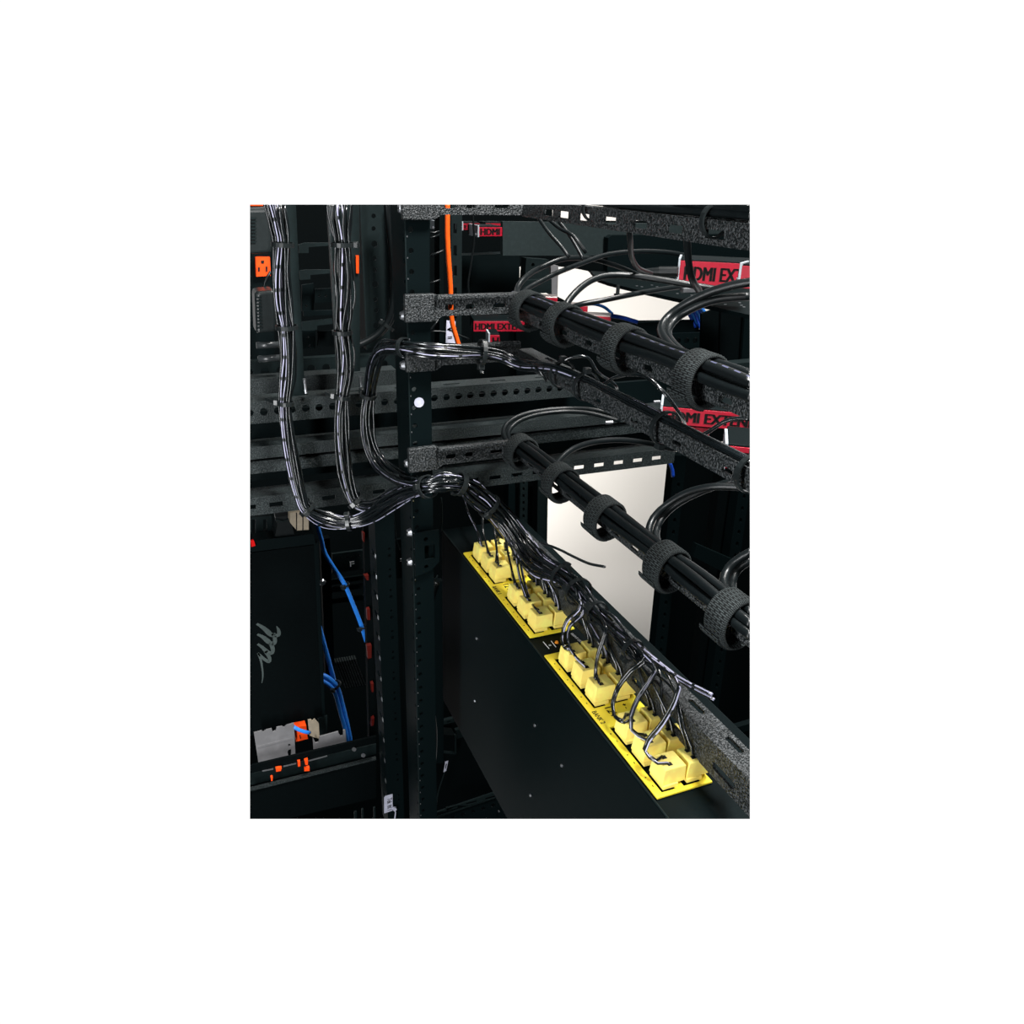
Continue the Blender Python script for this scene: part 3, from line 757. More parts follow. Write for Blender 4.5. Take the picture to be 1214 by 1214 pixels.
def strap(y, zc, r, label, group, tilt=.15, wid=.0185, xc=BX + .0005):
    bm = bmesh.new(); uvl = bm.loops.layers.uv.verify(); n = 40; prof = [(-.5, 0), (-.5, .55), (-.42, 1), (.42, 1), (.5, .55), (.5, 0)]
    rings = []
    for i in range(n):
        t = 2 * math.pi * i / n
        rr = r * (1 + .05 * math.sin(2 * t + .6))
        d = V((math.cos(t), 0, math.sin(t)))
        rings.append([bm.verts.new(V((xc, y, zc)) + d * (rr + s * .0022) + V((0, q * wid + d.z * tilt * .01 + d.x * .002, 0))) for q, s in prof])
    m = len(prof)
    for i in range(n):
        A, B = rings[i], rings[(i + 1) % n]
        for k in range(m):
            k2 = (k + 1) % m
            f = bm.faces.new((A[k], B[k], B[k2], A[k2])); f.smooth = True
            ka = k; kb = k + 1
            for l, (ii, kk) in zip(f.loops, ((i, ka), (i + 1, ka), (i + 1, kb), (i, kb))): l[uvl].uv = (kk * wid / 5, ii / n * r * 6.28)
    bmesh.ops.recalc_face_normals(bm, faces=bm.faces)
    o = obj('fabric_strap', bm, VEL, smooth=True)
    if o is None: return
    tag(o, label, 'strap', group)
    # overlapping end
    b2 = bmesh.new(); uvl = b2.loops.layers.uv.verify(); rg = []
    for i in range(9):
        t = 3.5 + .14 * i; d = V((math.cos(t), 0, math.sin(t))); rr = r * (1 + .05 * math.sin(2 * t + .6)) + .0022
        rg.append([b2.verts.new(V((xc, y, zc)) + d * (rr + s * (.0012 if i > 0 else .0004)) + V((0, q * wid * .96 + .0008, 0))) for q, s in ((-.5, 0), (-.5, 1), (.5, 1), (.5, 0))])
    for i in range(8):
        for k in range(4):
            f = b2.faces.new((rg[i][k], rg[i + 1][k], rg[i + 1][(k + 1) % 4], rg[i][(k + 1) % 4]))
            for l, (ii, kk) in zip(f.loops, ((i, k), (i + 1, k), (i + 1, k + 1), (i, k + 1))): l[uvl].uv = (kk * wid / 4, ii * .14 * r)
    b2.faces.new(list(reversed(rg[0]))); b2.faces.new(rg[-1])
    bmesh.ops.recalc_face_normals(b2, faces=b2.faces)
    obj('overlap_end', b2, VEL, o, smooth=False)
g = 'fabric straps round the thick cables'
for y, r, n in ((.606, .0135, 'farthest'), (.540, .0135, 'second farthest'), (.449, .0135, 'second nearest'), (.364, .0137, 'nearest')):
    strap(y, -.1050, r, 'black woven fabric strap, %s of four on the upper thick cables' % n, g)
for y, r, n in ((.612, .0124, 'farthest'), (.532, .0124, 'second farthest'), (.4575, .0124, 'middle'), (.3755, .0124, 'second nearest'), (.3075, .0128, 'nearest')):
    strap(y, -.2297, r, 'black woven fabric strap, %s of five on the lower thick cables' % n, g)

# cables that leave the bundles in arches
def arch(L, r, label, m=CABLE, name='cable', seg=10):
    """L: photo point + X depth"""
    o = obj(name, Tb([P(u, v, X=x) for u, v, x in L], r, seg=seg), m, smooth=True)
    return tag(o, label, 'cable')
arch([(634, 372, .274), (618, 356, .275), (613, 344, .285), (622, 330, .30), (640, 318, .33), (668, 307, .36), (700, 307, .40), (730, 315, .44), (755, 325, .48), (775, 332, .52)], .0026, 'black cable arching from the farthest upper strap over the top of the upper cream gap')
arch([(638, 375, .280), (622, 356, .280), (621, 346, .29), (636, 336, .31), (662, 323, .34), (690, 312, .38), (720, 302, .42), (755, 298, .46), (790, 299, .50), (815, 303, .53)], .0024, 'black cable rising from the farthest upper strap to the grey equipment face')
arch([(690, 395, .276), (672, 378, .278), (670, 364, .286), (682, 347, .30), (700, 333, .32), (722, 326.5, .34), (750, 327, .36), (785, 332, .38), (820, 338, .40), (850, 343, .42)], .0027, 'black cable arching from the second upper strap across the upper cream gap')
arch([(696, 395, .284), (676, 376, .286), (672, 368, .292), (688, 361, .31), (715, 356, .33), (750, 349, .36), (785, 343, .40), (815, 339, .44)], .0022, 'straight black cable crossing the upper cream gap below the arch')
arch([(830, 440, .276), (805, 420, .278), (789, 404, .285), (784, 390, .295), (792, 376, .305), (812, 361, .315), (840, 347, .325), (870, 338, .335), (900, 333, .345)], .0029, 'outer of two black cables curling from the nearest upper strap to the right edge')
arch([(836, 440, .286), (812, 420, .288), (796, 405, .292), (792, 392, .30), (802, 377, .31), (826, 363, .32), (850, 355, .33), (875, 352, .34), (900, 351, .35)], .0027, 'inner of two black cables curling from the nearest upper strap to the right edge')
arch([(628, 545, .274), (610, 533, .275), (600, 522, .282), (597, 511, .288), (604, 500, .30), (622, 491, .32), (648, 486, .345), (675, 484.5, .37), (705, 486, .40), (740, 494, .43)], .0025, 'outer black cable arching from the farthest lower strap behind the middle lacing bar')
arch([(632, 545, .280), (613, 531, .281), (604, 520, .288), (604, 510, .295), (616, 499, .31), (640, 491, .335), (668, 488, .36), (700, 490, .39), (735, 499, .42)], .0023, 'inner black cable arching from the farthest lower strap behind the middle lacing bar')
arch([(682, 590, .276), (664, 572, .278), (658, 558, .286), (664, 545, .30), (680, 532, .32), (705, 524, .35), (735, 521.5, .38), (765, 525, .41), (800, 533, .45)], .0027, 'black cable arching from the second lower strap past the top of the lower cream gap')
arch([(808, 690, .276), (788, 664, .278), (774, 647, .284), (769, 632, .292), (774, 615, .30), (790, 599, .31), (815, 584, .32), (845, 577, .33), (885, 578, .345)], .0027, 'outer of two black cables curling over the right edge of the lower cream gap')
arch([(812, 690, .285), (793, 662, .287), (781, 645, .292), (778, 630, .30), (785, 614, .31), (802, 598, .32), (828, 584, .33), (860, 573, .34), (895, 565, .355)], .0026, 'inner of two black cables curling over the right edge of the lower cream gap')
arch([(890, 745, .274), (872, 720, .276), (861, 702, .282), (858, 688, .289), (864, 673, .296), (880, 660, .303), (900, 650, .31)], .0029, 'outer black cable curling up from the nearest lower strap')
arch([(896, 745, .283), (880, 720, .285), (870, 703, .290), (868, 690, .297), (874, 676, .304), (888, 665, .31), (905, 658, .318)], .0027, 'inner black cable curling up from the nearest lower strap')
# two drops from the topmost bar
arch([(745, 262, .30), (747, 285, .31), (749, 305, .33), (757, 318, .37), (772, 324, .43)], .0021, 'black cable hanging from the topmost bar to the connector left of a red extender')
arch([(814, 262, .30), (815, 290, .31), (817, 315, .32), (821, 332, .33), (829, 345, .35)], .0024, 'glossy black cable hanging across the red lettering at upper right')
for k, L in enumerate(([(638, 258, .33), (650, 275, .33), (665, 292, .335), (675, 305, .34)], [(648, 258, .34), (664, 271, .345), (680, 280, .35), (695, 300, .36)], [(662, 262, .35), (672, 274, .355), (682, 290, .36), (692, 308, .365)])):
    arch(L, .0017, ('thin black cable slanting down across the grey equipment face, leftmost of three', 'thin black cable slanting down across the grey equipment face, middle of three', 'thin black cable slanting down across the grey equipment face, rightmost of three')[k])
# cables lying on the topmost bar
for k in range(4):
    o = obj('cable', Tb([V((BX + .004 + .0052 * (k % 3), y, -.0175 + .0042 * (k // 3) + .0006 * math.sin(y * 40 + k))) for y in (.2, .28, .36, .44, .52, .58)], .0026, seg=10), CABLE, smooth=True)
    tag(o, 'black cable lying along the topmost lacing bar', 'cable', 'cables along the topmost bar')
# ------------------------------------------------------------------ red video extenders
def extender(u0, v0, u1, v1, t, h, d, label, text=None, ts=0.6, th=.5, end=True, group='red video extenders', topm=BLK, tw=None):
    """box whose lettered red side has its top edge between two photo points, level, first corner at depth t"""
    a = P(u0, v0, t=t); b = P(u1, v1, Z=a.z)
    u = (b - a).normalized(); v = EZV; n = u.cross(v)          # n points to the viewer
    if n.dot(a) > 0: n = -n
    back = -n; L = (b - a).length
    r = thing('video_extender', (a + b) / 2 + back * d / 2 - EZV * h, label, 'video extender', group)
    obj('case', obox(bmesh.new(), a + back * .0012 - EZV * h, u, back, EZV, L, d, h + .0016, .0008), topm, r)
    lp = obj('red_side', obox(bmesh.new(), a - EZV * h, u, back, EZV, L, .0014, h, .0002), RED, r, label='red side with black lettering')
    if text and lp:
        obj('lettering', textbm(text, a + u * ts * .001 + (-EZV) * h * (1 - (1 - th) / 2) - back * .0001, u, EZV, h * th, .0003, .030, w=tw), INK, lp)
    if end:
        ep = obj('end_plate', obox(bmesh.new(), a - u * .0022 - EZV * (h + .001) - back * .001, u, back, EZV, .0022, d * .8, h + .0036, .0004), ENDP, r, label='bright metal end plate')
        if ep:
            obj('screw', cyl(bmesh.new(), a - u * .0022 - EZV * h * .82 + back * .004, -u, .0016, .002, 10), STEEL, ep)
    return r
extender(807, 309, 905, 314, .80, .0235, .05, 'red video extender at upper right lettered beside a hanging black cable', 'HDMI EXTENDER', 4.5, .56, tw=.098)
extender(880, 315, 905, 317, .70, .0150, .03, 'second red video extender just entering at the upper right edge', None, end=True)
extender(786, 482.5, 915, 493, .70, .0150, .045, 'red video extender below the upper thick cables with long lettering', 'HDMI EXTENDER', 2.5, .60, tw=.094)
extender(792, 504, 842, 508, .72, .0100, .03, 'unlettered red extender side low behind the middle lacing bar', None, end=False)
extender(863, 529, 915, 534, .56, .0165, .045, 'red video extender at the right edge just above the middle lacing bar', 'HDMI EXTENDER', 3, .56, tw=.080)
extender(568, 269.5, 595.5, 269.5, 1.02, .0110, .04, 'small red video extender left of the grey equipment face', 'HDMI', 1.5, .72, tw=.0265)
extender(549, 265, 569, 265, 1.08, .0080, .03, 'red extender partly hidden behind the slotted upright at the top', 'EXT', 1.5, .6, tw=.018)
extender(576, 265, 600, 265, 1.12, .0050, .03, 'red extender strip just above the small lettered extender', None, end=False)
extender(517, 264, 524, 264, 1.05, .0080, .03, 'sliver of a red extender left of the orange cable at the top', None)
extender(561.5, 381, 622, 381, .98, .0125, .04, 'red video extender in the shade under the arm of the upper strapped bar', 'HDMI EXTEN', 1.5, .6, end=False, tw=.058)
extender(581, 397.5, 592.5, 397.5, .90, .0125, .03, 'short red video extender showing only one letter', 'H', 2.5, .62)
extender(514, 356, 528, 356, 1.10, .0045, .03, 'sliver of a red extender left of the orange cable above the arm', None)
extender(547, 356, 580, 356, 1.10, .0035, .03, 'thin red extender strip right of the slotted upright above the arm', None, end=False)
extender(597, 352, 605, 352, 1.10, .0045, .03, 'tiny red extender end above the farthest upper strap', None)
extender(563, 368, 591, 367.5, 1.02, .0048, .03, 'dark red extender seen through the slots of the strapped bar arm', 'HDMI EXT', 1, .7, end=False, tw=.027)
for k, (u0, v0, u1, v1) in enumerate(((627, 352.5, 661, 353.5), (641, 361.5, 697, 363.5), (684, 374, 724, 376))):
    extender(u0, v0, u1, v1, 1.10 - .035 * k, .010, .024, 'satin topped red extender beside the upper cream gap, %s of three' % ('farthest', 'middle', 'nearest')[k], None, end=False, topm=SIL)
# black plug going into the upper right extender
bm = bmesh.new(); p0, p1 = P(764, 322, t=.81), P(804, 322, t=.80)
cyl(bm, p0, p1 - p0, .0030, (p1 - p0).length * .45, 14, .0046); cyl(bm, p0 + (p1 - p0) * .45, p1 - p0, .0052, (p1 - p0).length * .55, 14)
tag(obj('cable_plug', bm, RUB), 'black cable plug entering the left end of the upper right extender', 'plug')
bm = bmesh.new(); p0, p1 = P(772, 489, t=.71), P(783, 489, t=.70)
cyl(bm, p0, p1 - p0, .0030, (p1 - p0).length, 12)
tag(obj('cable_plug', bm, RUB), 'black cable plug entering the left end of the long lettered extender', 'plug')
for (u, v, t_, lab) in ((775, 476.5, .70, 'small bright pin of a plug left of the long lettered extender'), (718, 501, .62, 'small bright clip under the middle lacing bar')):
    p = P(u, v, t=t_); tag(obj('metal_clip', cyl(bmesh.new(), p, (1, -.1, 0), .0013, .006, 10), STEEL), lab, 'clip')
p = P(818, 345, t=.72)
bm = obox(bmesh.new(), p - V((.007, 0, .0015)), EXV, EYV, EZV, .014, .006, .004, .0005)
tag(obj('metal_clip', bm, STEEL), 'small steel clip under the hanging cable at upper right', 'clip')

# ------------------------------------------------------------------ equipment of the neighbouring rack, upper middle and right
def eq(name, pxs, ax, val, th, m, label, cat, holes=()):
    return tag(obj(name, pplate(pxs, ax, val, th, holes), m), label, cat)
eq('equipment_chassis', [(596, 262.5), (905, 267), (905, 303.5), (596, 303)], 'Y', 1.02, .008, EQM, 'smooth charcoal equipment face behind the topmost lacing bar', 'equipment chassis')
eq('equipment_chassis', [(721, 282), (726, 279), (905, 277), (905, 330), (760, 330), (720, 322)], 'Y', 1.005, .012, BLK, 'darker raised cover on the charcoal equipment face', 'equipment cover')
zs = P(800, 352, t=.90).z
hol = []
u = EXV
t = obj('rack_shelf', pplate([(700, 321), (709, 331), (721, 335), (762, 345), (803, 354), (905, 377), (905, 339), (840, 336), (770, 325)], 'Z', zs, .004), BLK)
tag(t, 'black perforated shelf under the upper right extender', 'shelf')
Rr = random.Random(3)
for (u_, v_) in ((755, 339), (761, 340), (773, 338), (779, 340), (836, 356), (847, 353), (855, 352), (866, 350), (877, 359), (879, 362), (882, 364), (860, 361), (803, 348), (820, 350)):
    p = P(u_, v_, Z=zs)
    obj('punched_hole', cyl(bmesh.new(), (p.x, p.y, zs - .0004), (0, 0, 1), .0016, .0006, 8), STEEL, t, label='bright rim of a punched hole')
bm = bmesh.new(); p = P(733, 338, t=.93)
cyl(bm, p, (0, 0, -1), .0022, .012, 10); cyl(bm, p - V((0, 0, .010)), (0, 0, -1), .0046, .005, 10, .003)
tag(obj('push_rivet', bm, TIE), 'black push rivet hanging from the shelf in the upper cream gap', 'rivet')
eq('equipment_chassis', [(690, 387), (812, 379.5), (833, 379), (833, 401), (690, 404)], 'Y', 1.10, .004, BLK, 'black equipment edge below the upper cream gap', 'equipment chassis')
eq('equipment_chassis', [(832, 372), (854, 364), (853, 424), (831, 420)], 'Y', .92, .004, BLK2, 'black upright module at the right edge, narrower left one', 'equipment module')
eq('equipment_chassis', [(855, 364), (882, 367), (877, 430), (853, 424)], 'Y', .915, .004, BLK2, 'black upright module at the right edge, wider right one', 'equipment module')
eq('equipment_chassis', [(884, 362), (905, 362), (905, 432), (879, 431)], 'Y', .905, .004, BLK, 'black equipment side at the far right below the shelf', 'equipment module')
eq('rack_shelf', [(862, 432), (905, 428), (905, 445), (880, 442)], 'Y', .88, .02, GREY, 'charcoal shelf edge at the right above the nearest strapped cables', 'shelf')
eq('perforated_rail', [(781, 396), (834, 394), (834, 412), (781, 415)], 'Y', 1.0, .004, BLK, 'short black rail with holes behind the curling cables', 'rail', holes=[[(804 + 10 * k + 3 * math.cos(a), 404 + 4 * math.sin(a)) for a in [2 * math.pi * i / 10 for i in range(10)]] for k in range(3)])
eq('equipment_chassis', [(548, 303), (616, 300), (616, 350), (548, 352)], 'Y', 1.12, .03, BLK, 'wide dark equipment front left of the grey corner bracket', 'equipment chassis')
eq('equipment_chassis', [(624, 306), (651, 308), (651, 331), (622, 333)], 'Y', 1.18, .02, GREY, 'small charcoal plate with one hole left of the upper cream gap', 'equipment plate', holes=[[(632 + 2 * math.cos(a), 314 + 2.3 * math.sin(a)) for a in [2 * math.pi * i / 10 for i in range(10)]]])
eq('rack_post', [(653, 314), (662, 315), (661, 352), (654, 350)], 'Y', 1.25, .02, ZINC, 'short grey metal upright at the left edge of the upper cream gap', 'rack post')
eq('equipment_chassis', [(616, 333), (654, 331), (654, 347), (616, 349)], 'Y', 1.17, .03, GREY, 'charcoal equipment side beside the grey upright', 'equipment chassis')
# slotted upright behind the orange cable and a plain one left of it
t = thing('rack_post', P(541, 400, Y=.95), 'slotted dark upright just right of the orange cable', 'rack post')
sl = [[(537.5, y), (541.5, y), (541.5, y + 12), (537.5, y + 12)] for y in (265, 291, 315, 341, 366, 392)]
obj('face', pplate([(534.5, 225), (548, 225), (547, 415), (535, 415)], 'Y', .95, .003, sl), GREY, t)
obj('edge', pplate([(521, 225), (526, 225), (526, 415), (521, 415)], 'Y', .96, .02), BLK, t)
eq('rack_post', [(491, 258), (510, 258), (509, 380), (491, 380)], 'Y', .66, .004, BLK, 'plain dark upright directly right of the near post', 'rack post',
   holes=[[(492.8 + 1.9 * math.cos(a), y + 2.6 * math.sin(a)) for a in [2 * math.pi * i / 10 for i in range(10)]] for y in (268, 285, 306, 327, 344)])
# back posts by the lower cream gap
t = thing('rack_post', P(640, 760, Y=1.1), 'narrow dark upright along the left edge of the lower cream gap', 'rack post')
obj('face', pplate([(638, 560), (650, 560), (646, 800), (634, 800)], 'Y', 1.10, .02), GREY, t)
t = thing('rack_post', P(620, 760, Y=1.05), 'dark upright with a tooth-edged strip left of the lower cream gap', 'rack post')
obj('face', pplate([(603, 566), (611, 566), (609, 800), (601, 800)], 'Y', 1.05, .02), BLK, t)
obj('toothed_strip', pplate([(617, 566), (626, 566), (623, 800), (614, 800)], 'Y', 1.06, .01, [[(619.5, y), (622, y), (622, y + 4), (619.5, y + 4)] for y in range(570, 790, 8)]), GREY, t)
for k, (x0, x1, y, lab) in enumerate(((798, 812, 1.02, 'dark upright with hole column along the right edge of the lower cream gap'), (855, 877, .98, 'dark broad upright second from the right edge'), (879, 892, .95, 'dark upright with hole column at the far right'))):
    t = thing('rack_post', P(x0, 790, Y=y), lab, 'rack post')
    lean = -.105 - .02 * k
    xa = lambda v, x: x + lean * (v - 560)
    hs = [] if k == 1 else [[(xa(v, (x0 + x1) / 2 + 1) + 1.8 * math.cos(a), v + 3.0 * math.sin(a)) for a in [2 * math.pi * i / 8 for i in range(8)]] for v in range(575, 960, 14)]
    obj('face', pplate([(xa(540, x0), 540), (xa(540, x1), 540), (xa(985, x1), 985), (xa(985, x0), 985)], 'Y', y, .02, hs), BLK if k != 1 else BLK2, t)
eq('cross_rail', [(826, 645), (870, 664), (868, 684), (822, 660)], 'Y', .93, .01, BLK, 'short dark brace slanting between the right hand uprights', 'rail')
eq('cross_rail', [(855, 868), (905, 853), (905, 860), (858, 876)], 'Y', .80, .01, BLK, 'short dark brace low at the right edge', 'rail')

# blue network cables
for k in range(6):
    o = obj('network_cable', Tb([P(803 + 5 * k, 352 + 2 * k, Y=1.12 - .006 * k), P(814 + 4.6 * k, 366 + 1.5 * k, Y=1.11 - .006 * k), P(825 + 3.2 * k, 388 + 1.0 * k - 4 * (k % 2), Y=1.10 - .006 * k)], .0034, seg=8), BLU if k % 2 else BLUD, smooth=True)
    tag(o, 'blue network cable in the slanting fan right of the upper cream gap', 'network cable', 'blue cables right of the upper gap')
def blue(L, r, label, m=BLUD, y=1.0):
    return tag(obj('network_cable', Tb([P(u, v, Y=yy) for u, v, yy in L], r, seg=9), m, smooth=True), label, 'network cable')
blue([(690, 362, 1.04), (703, 360.5, 1.03), (716, 364, 1.02), (726, 372, 1.0)], .0022, 'blue cable curving over the nearest satin topped extender', BLU)
blue([(676, 379, .99), (695, 377, .98), (715, 374, .97), (735, 376, .96), (756, 382, .95)], .0028, 'blue cable crossing below the upper cream gap')
blue([(642, 367, 1.02), (655, 364.5, 1.02), (668, 362, 1.02)], .0020, 'short blue cable between two satin topped extenders')
blue([(588, 358.5, 1.05), (596, 357, 1.05), (603, 356.5, 1.05)], .0022, 'short blue cable end left of the farthest upper strap')
blue([(794, 548, 1.0), (797, 557, 1.0), (798, 565, 1.0)], .0030, 'short blue cable hanging at the upper right corner of the lower cream gap')
blue([(370, 600, .86), (376, 622, .86), (381, 640, .86), (385, 655, .86), (395, 672, .855), (408, 692, .85), (418, 715, .85), (427, 738, .85), (434, 760, .86)], .0026, 'bright blue cable slanting down right of the black amplifier', BLU)
blue([(377, 738, .858), (382, 756, .858), (388, 778, .858), (393, 796, .860), (396, 808, .864)], .0030, 'blue cable emerging beside the amplifier corner above the tied pair', BLU)
blue([(372, 797, .86), (384, 801, .855), (394, 808, .85), (401, 818, .85), (407, 840, .85), (413, 866, .85), (416, 884, .85)], .0033, 'upper blue cable of the tied pair curving down to the lower rail', BLU)
blue([(372, 803, .855), (384, 808, .85), (393, 815, .845), (398, 824, .845), (404, 846, .845), (410, 868, .845), (412, 880, .845)], .0026, 'lower blue cable of the tied pair curving down to the lower rail', BLU)
blue([(347, 861, .7825), (354, 865, .780), (361, 867.5, .779), (367, 868.5, .7825)], .0022, 'short blue cable bridging between the two grey brackets', BLU)
c = P(397.5, 812, Y=.847); cable_tie(c, P(404, 822, Y=.85) - P(390, 804, Y=.85), .0066, 'black cable tie round the pair of blue cables', wid=.003)
c = P(410, 693, Y=.85); cable_tie(c, P(418, 715, Y=.85) - P(400, 678, Y=.85), .0036, 'black cable tie on the slanting blue cable at its middle', wid=.002)
c = P(430, 743, Y=.85); cable_tie(c, P(434, 760, Y=.85) - P(424, 730, Y=.85), .0036, 'black cable tie on the slanting blue cable at its lower end', wid=.002)

# orange cable with a white tag
o = obj('orange_cable', Tb([P(u, v, Y=.75) for u, v in ((530.5, 228), (530.5, 250), (530.5, 280), (532, 310), (534, 340), (534.5, 365), (536, 382), (540, 397), (544, 410), (548, 424))], .0024, seg=12), ORG, smooth=True)
tag(o, 'orange cable hanging down beside the near post', 'cable')
c = P(534, 355.5, Y=.75); cable_tie(c, (0, 0, 1), .0028, 'black cable tie round the orange cable', wid=.003)
t = obj('cable_tag', pplate([(529.5, 380), (540, 381), (540, 407), (528.5, 406.5)], 'Y', .765, .0008), PAPER)
tag(t, 'white paper tag hanging behind the orange cable', 'tag')
p = P(536.5, 396, Y=.764)
obj('lettering', textbm('V', V((P(530.5, 388, Y=.7645).x, .7648, P(530.5, 387, Y=.7645).z)), -EZV, EXV, .0060, .0003, .02), INK, t)
obj('lettering', textbm('II', V((P(531, 400, Y=.7645).x, .7648, P(531, 399, Y=.7645).z)), -EZV, EXV, .0045, .0003), INK, t)
for k, L in enumerate(([(560, 245, 1.0), (561, 262, 1.0), (562, 285, 1.0), (558, 315, 1.0), (555, 340, 1.0), (560, 365, 1.0)], [(560, 380, .95), (559.5, 395, .95), (562, 415, .95)])):
    o = obj('wire', Tb([P(u, v, Y=y) for u, v, y in L], .0013, seg=7), RUB, smooth=True)
    tag(o, ('thin black wire dangling right of the slotted upright', 'thin black wire dropping below the arm of the upper strapped bar')[k], 'wire')
for k, L in enumerate(([(509, 275), (515, 276), (521, 274)], [(509, 282), (514, 281), (521, 278)], [(511, 303), (518, 300), (526, 297)], [(510, 336), (518, 333), (522, 332)], [(509, 393), (516, 384), (520, 379)], [(511, 393), (522, 393), (540, 396), (556, 402)])):
    o = obj('wire', Tb([P(u, v, Y=.90) for u, v in L], .0012, seg=7), CABLE, smooth=True)
    tag(o, 'short glossy black wire %s beside the near post' % ('topmost', 'second from the top', 'third from the top', 'fourth from the top', 'slanting under the upper bracket', 'level under the upper bracket')[k], 'wire')
# round sticker on the near post
p = P(496, 477, Y=PY)
tag(obj('sticker', plate(bmesh.new(), [(x, z) for x, z in circ(p.x + .0005, p.z, .0043, 18) if x > PX + .0002], [], V((0, PY - .0007, 0)), EXV, EZV, EYV, .0005), PAPER), 'round pale sticker on the near post', 'sticker')

# ------------------------------------------------------------------ upper left: power strip, power adapters, device shelves
YU = .85
t = thing('power_strip', P(310, 330, Y=.86), 'dark vertical power strip with orange outlets at upper left', 'power strip')
obj('housing', pplate([(290, 225), (322, 225), (326, 440), (294, 440)], 'Y', .865, .03), BLK, t)
for k, (q, lab) in enumerate((([(303, 305), (320, 305), (321, 327), (304, 328)], 'orange outlet face with three slots'), ([(297, 240), (312, 240), (312, 244), (297, 244)], 'orange outlet face at the top'))):
    oo = obj('outlet', pplate(q, 'Y', .858, .007), ORGP, t, label=lab)
    if k == 0:
        for s in ([(306, 317), (308, 317), (308, 322), (306, 322)], [(315, 316), (317, 316), (317, 322), (315, 322)], [(309.5, 309), (313, 309), (313, 312.5), (309.5, 312.5)]):
            obj('slot', pplate(s, 'Y', .8575, .001), INK, oo)
def adapter(q, lab, ribs):
    t = thing('power_adapter', P(q[2][0], q[2][1], Y=.80), lab, 'power adapter')
    u, v, n = AXES['Y']
    bm = pplate(q, 'Y', .80, .03); es = [e for e in bm.edges if e.calc_length() < .2]
    bmesh.ops.bevel(bm, geom=bm.edges[:], offset=.003, segments=3, affect='EDGES', profile=.5)
    obj('case', bm, mat_adapter, t, smooth=False)
    for (x, y) in ribs:
        obj('vent_rib', pplate([(x, y), (x + 6, y), (x + 6, y + 1.8), (x, y + 1.8)], 'Y', .7985, .003), GREY, t)
mat_adapter = mat('adapter_plastic', (0.011, 0.015, 0.0155), .35, .5)
adapter([(290, 248), (321, 247), (323, 300), (290, 302)], 'black ribbed power adapter at the top left corner', [(297.5, 258 + 4 * k) for k in range(8)])
adapter([(302, 346), (326, 344), (329, 393), (304, 396)], 'black ribbed power adapter below the orange outlet', [(303.5 + .2 * k, 352 + 4 * k) for k in range(10)])
# the cord under the orange outlet
tag(obj('cord', Tb([P(u, v, Y=.83) for u, v in ((321, 322), (316, 330), (313, 340), (314, 348))], .0014, seg=7), CABLE, smooth=True), 'thin black cord curving below the orange outlet', 'cord')
for k, (q, m) in enumerate((([(304, 407), (331, 406), (332, 411), (306, 412)], STEEL), ([(306, 423), (334, 421), (334, 427), (307, 428)], GREY))):
    bm = bmesh.new(); a, b = P(q[0][0], (q[0][1] + q[3][1]) / 2, Y=.81), P(q[1][0], (q[1][1] + q[2][1]) / 2, Y=.81)
    cyl(bm, a, b - a, .0032, (b - a).length, 12)
    tag(obj('rod', bm, mat('dark_rod%d' % k, (.03, .035, .037), .3, .6), smooth=True), ('dark glossy rod below the lower power adapter', 'dull dark rod just above the rails at the left edge')[k], 'rod')
# vertical lacer strips behind the bundles
t = obj('lacer_strip', pplate([(335, 225), (350, 225), (362, 476), (347, 476)], 'Y', .752, .003), GREY)
tag(t, 'smooth dark vertical strip behind the leftmost wire bundle', 'lacer strip')
t = thing('lacer_strip', P(415, 445, Y=.752), 'smooth dark vertical strip behind the second wire bundle', 'lacer strip')
obj('face', pplate([(388, 225), (426, 225), (427, 440), (402, 442)], 'Y', .752, .003), GREY, t)
obj('edge', pplate([(387, 225), (389.5, 225), (402, 440), (400, 440)], 'Y', .744, .006), RAILM, t)
obj('orange_edge', pplate([(422, 303), (425.5, 303), (425.5, 324), (422.5, 324)], 'Y', .7495, .002), ORGP, t, label='orange mark on the edge')
# device shelves between the strips
def dev(q, y, th, m, lab, holes=(), name='device_bracket', cat='bracket'): return eq(name, q, 'Y', y, th, m, lab, cat, holes)
hh = lambda x, y, r=1.6: [(x + r * math.cos(a), y + r * math.sin(a)) for a in [2 * math.pi * i / 10 for i in range(10)]]
dev([(354, 290), (362, 288), (392, 288), (392, 291), (366, 293), (366, 300), (355, 300)], .90, .005, GREY, 'stepped dark bracket topmost between the two vertical strips')
dev([(355, 321), (364, 320), (392, 320), (392, 324), (368, 326), (368, 331), (356, 332)], .90, .005, GREY, 'stepped dark bracket second from the top between the strips')
dev([(358, 338), (372, 336), (372, 368), (358, 369)], .93, .005, BLK, 'small dark module with one hole left of the two-hole module', [hh(363, 362.5)], 'device_module', 'module')
dev([(373, 343), (393, 342), (393, 358), (373, 359)], .92, .005, BLK, 'small dark module with two holes between the strips', [hh(378.5, 350.5), hh(386, 350.5)], 'device_module', 'module')
dev([(360, 369), (395, 368), (396, 373), (360, 375)], .90, .005, BLK, 'dark flat bracket below the two-hole module')
dev([(358, 382), (394, 378), (394, 384), (376, 386), (376, 391), (358, 392)], .90, .005, GREY, 'stepped dark bracket third from the top between the strips')
dev([(358, 393), (374, 392), (374, 413), (359, 414)], .93, .005, BLK, 'lower dark module with two holes left of the plain module', [hh(365, 400), hh(366.5, 410)], 'device_module', 'module')
dev([(377, 393), (395, 392), (397, 410), (377, 411)], .92, .005, BLK2, 'plain black module beside the lower two-hole module', (), 'device_module', 'module')
dev([(358, 424), (400, 421), (400, 425), (358, 428)], .86, .005, GREY, 'thin dark ledge just above the topmost perforated rail')
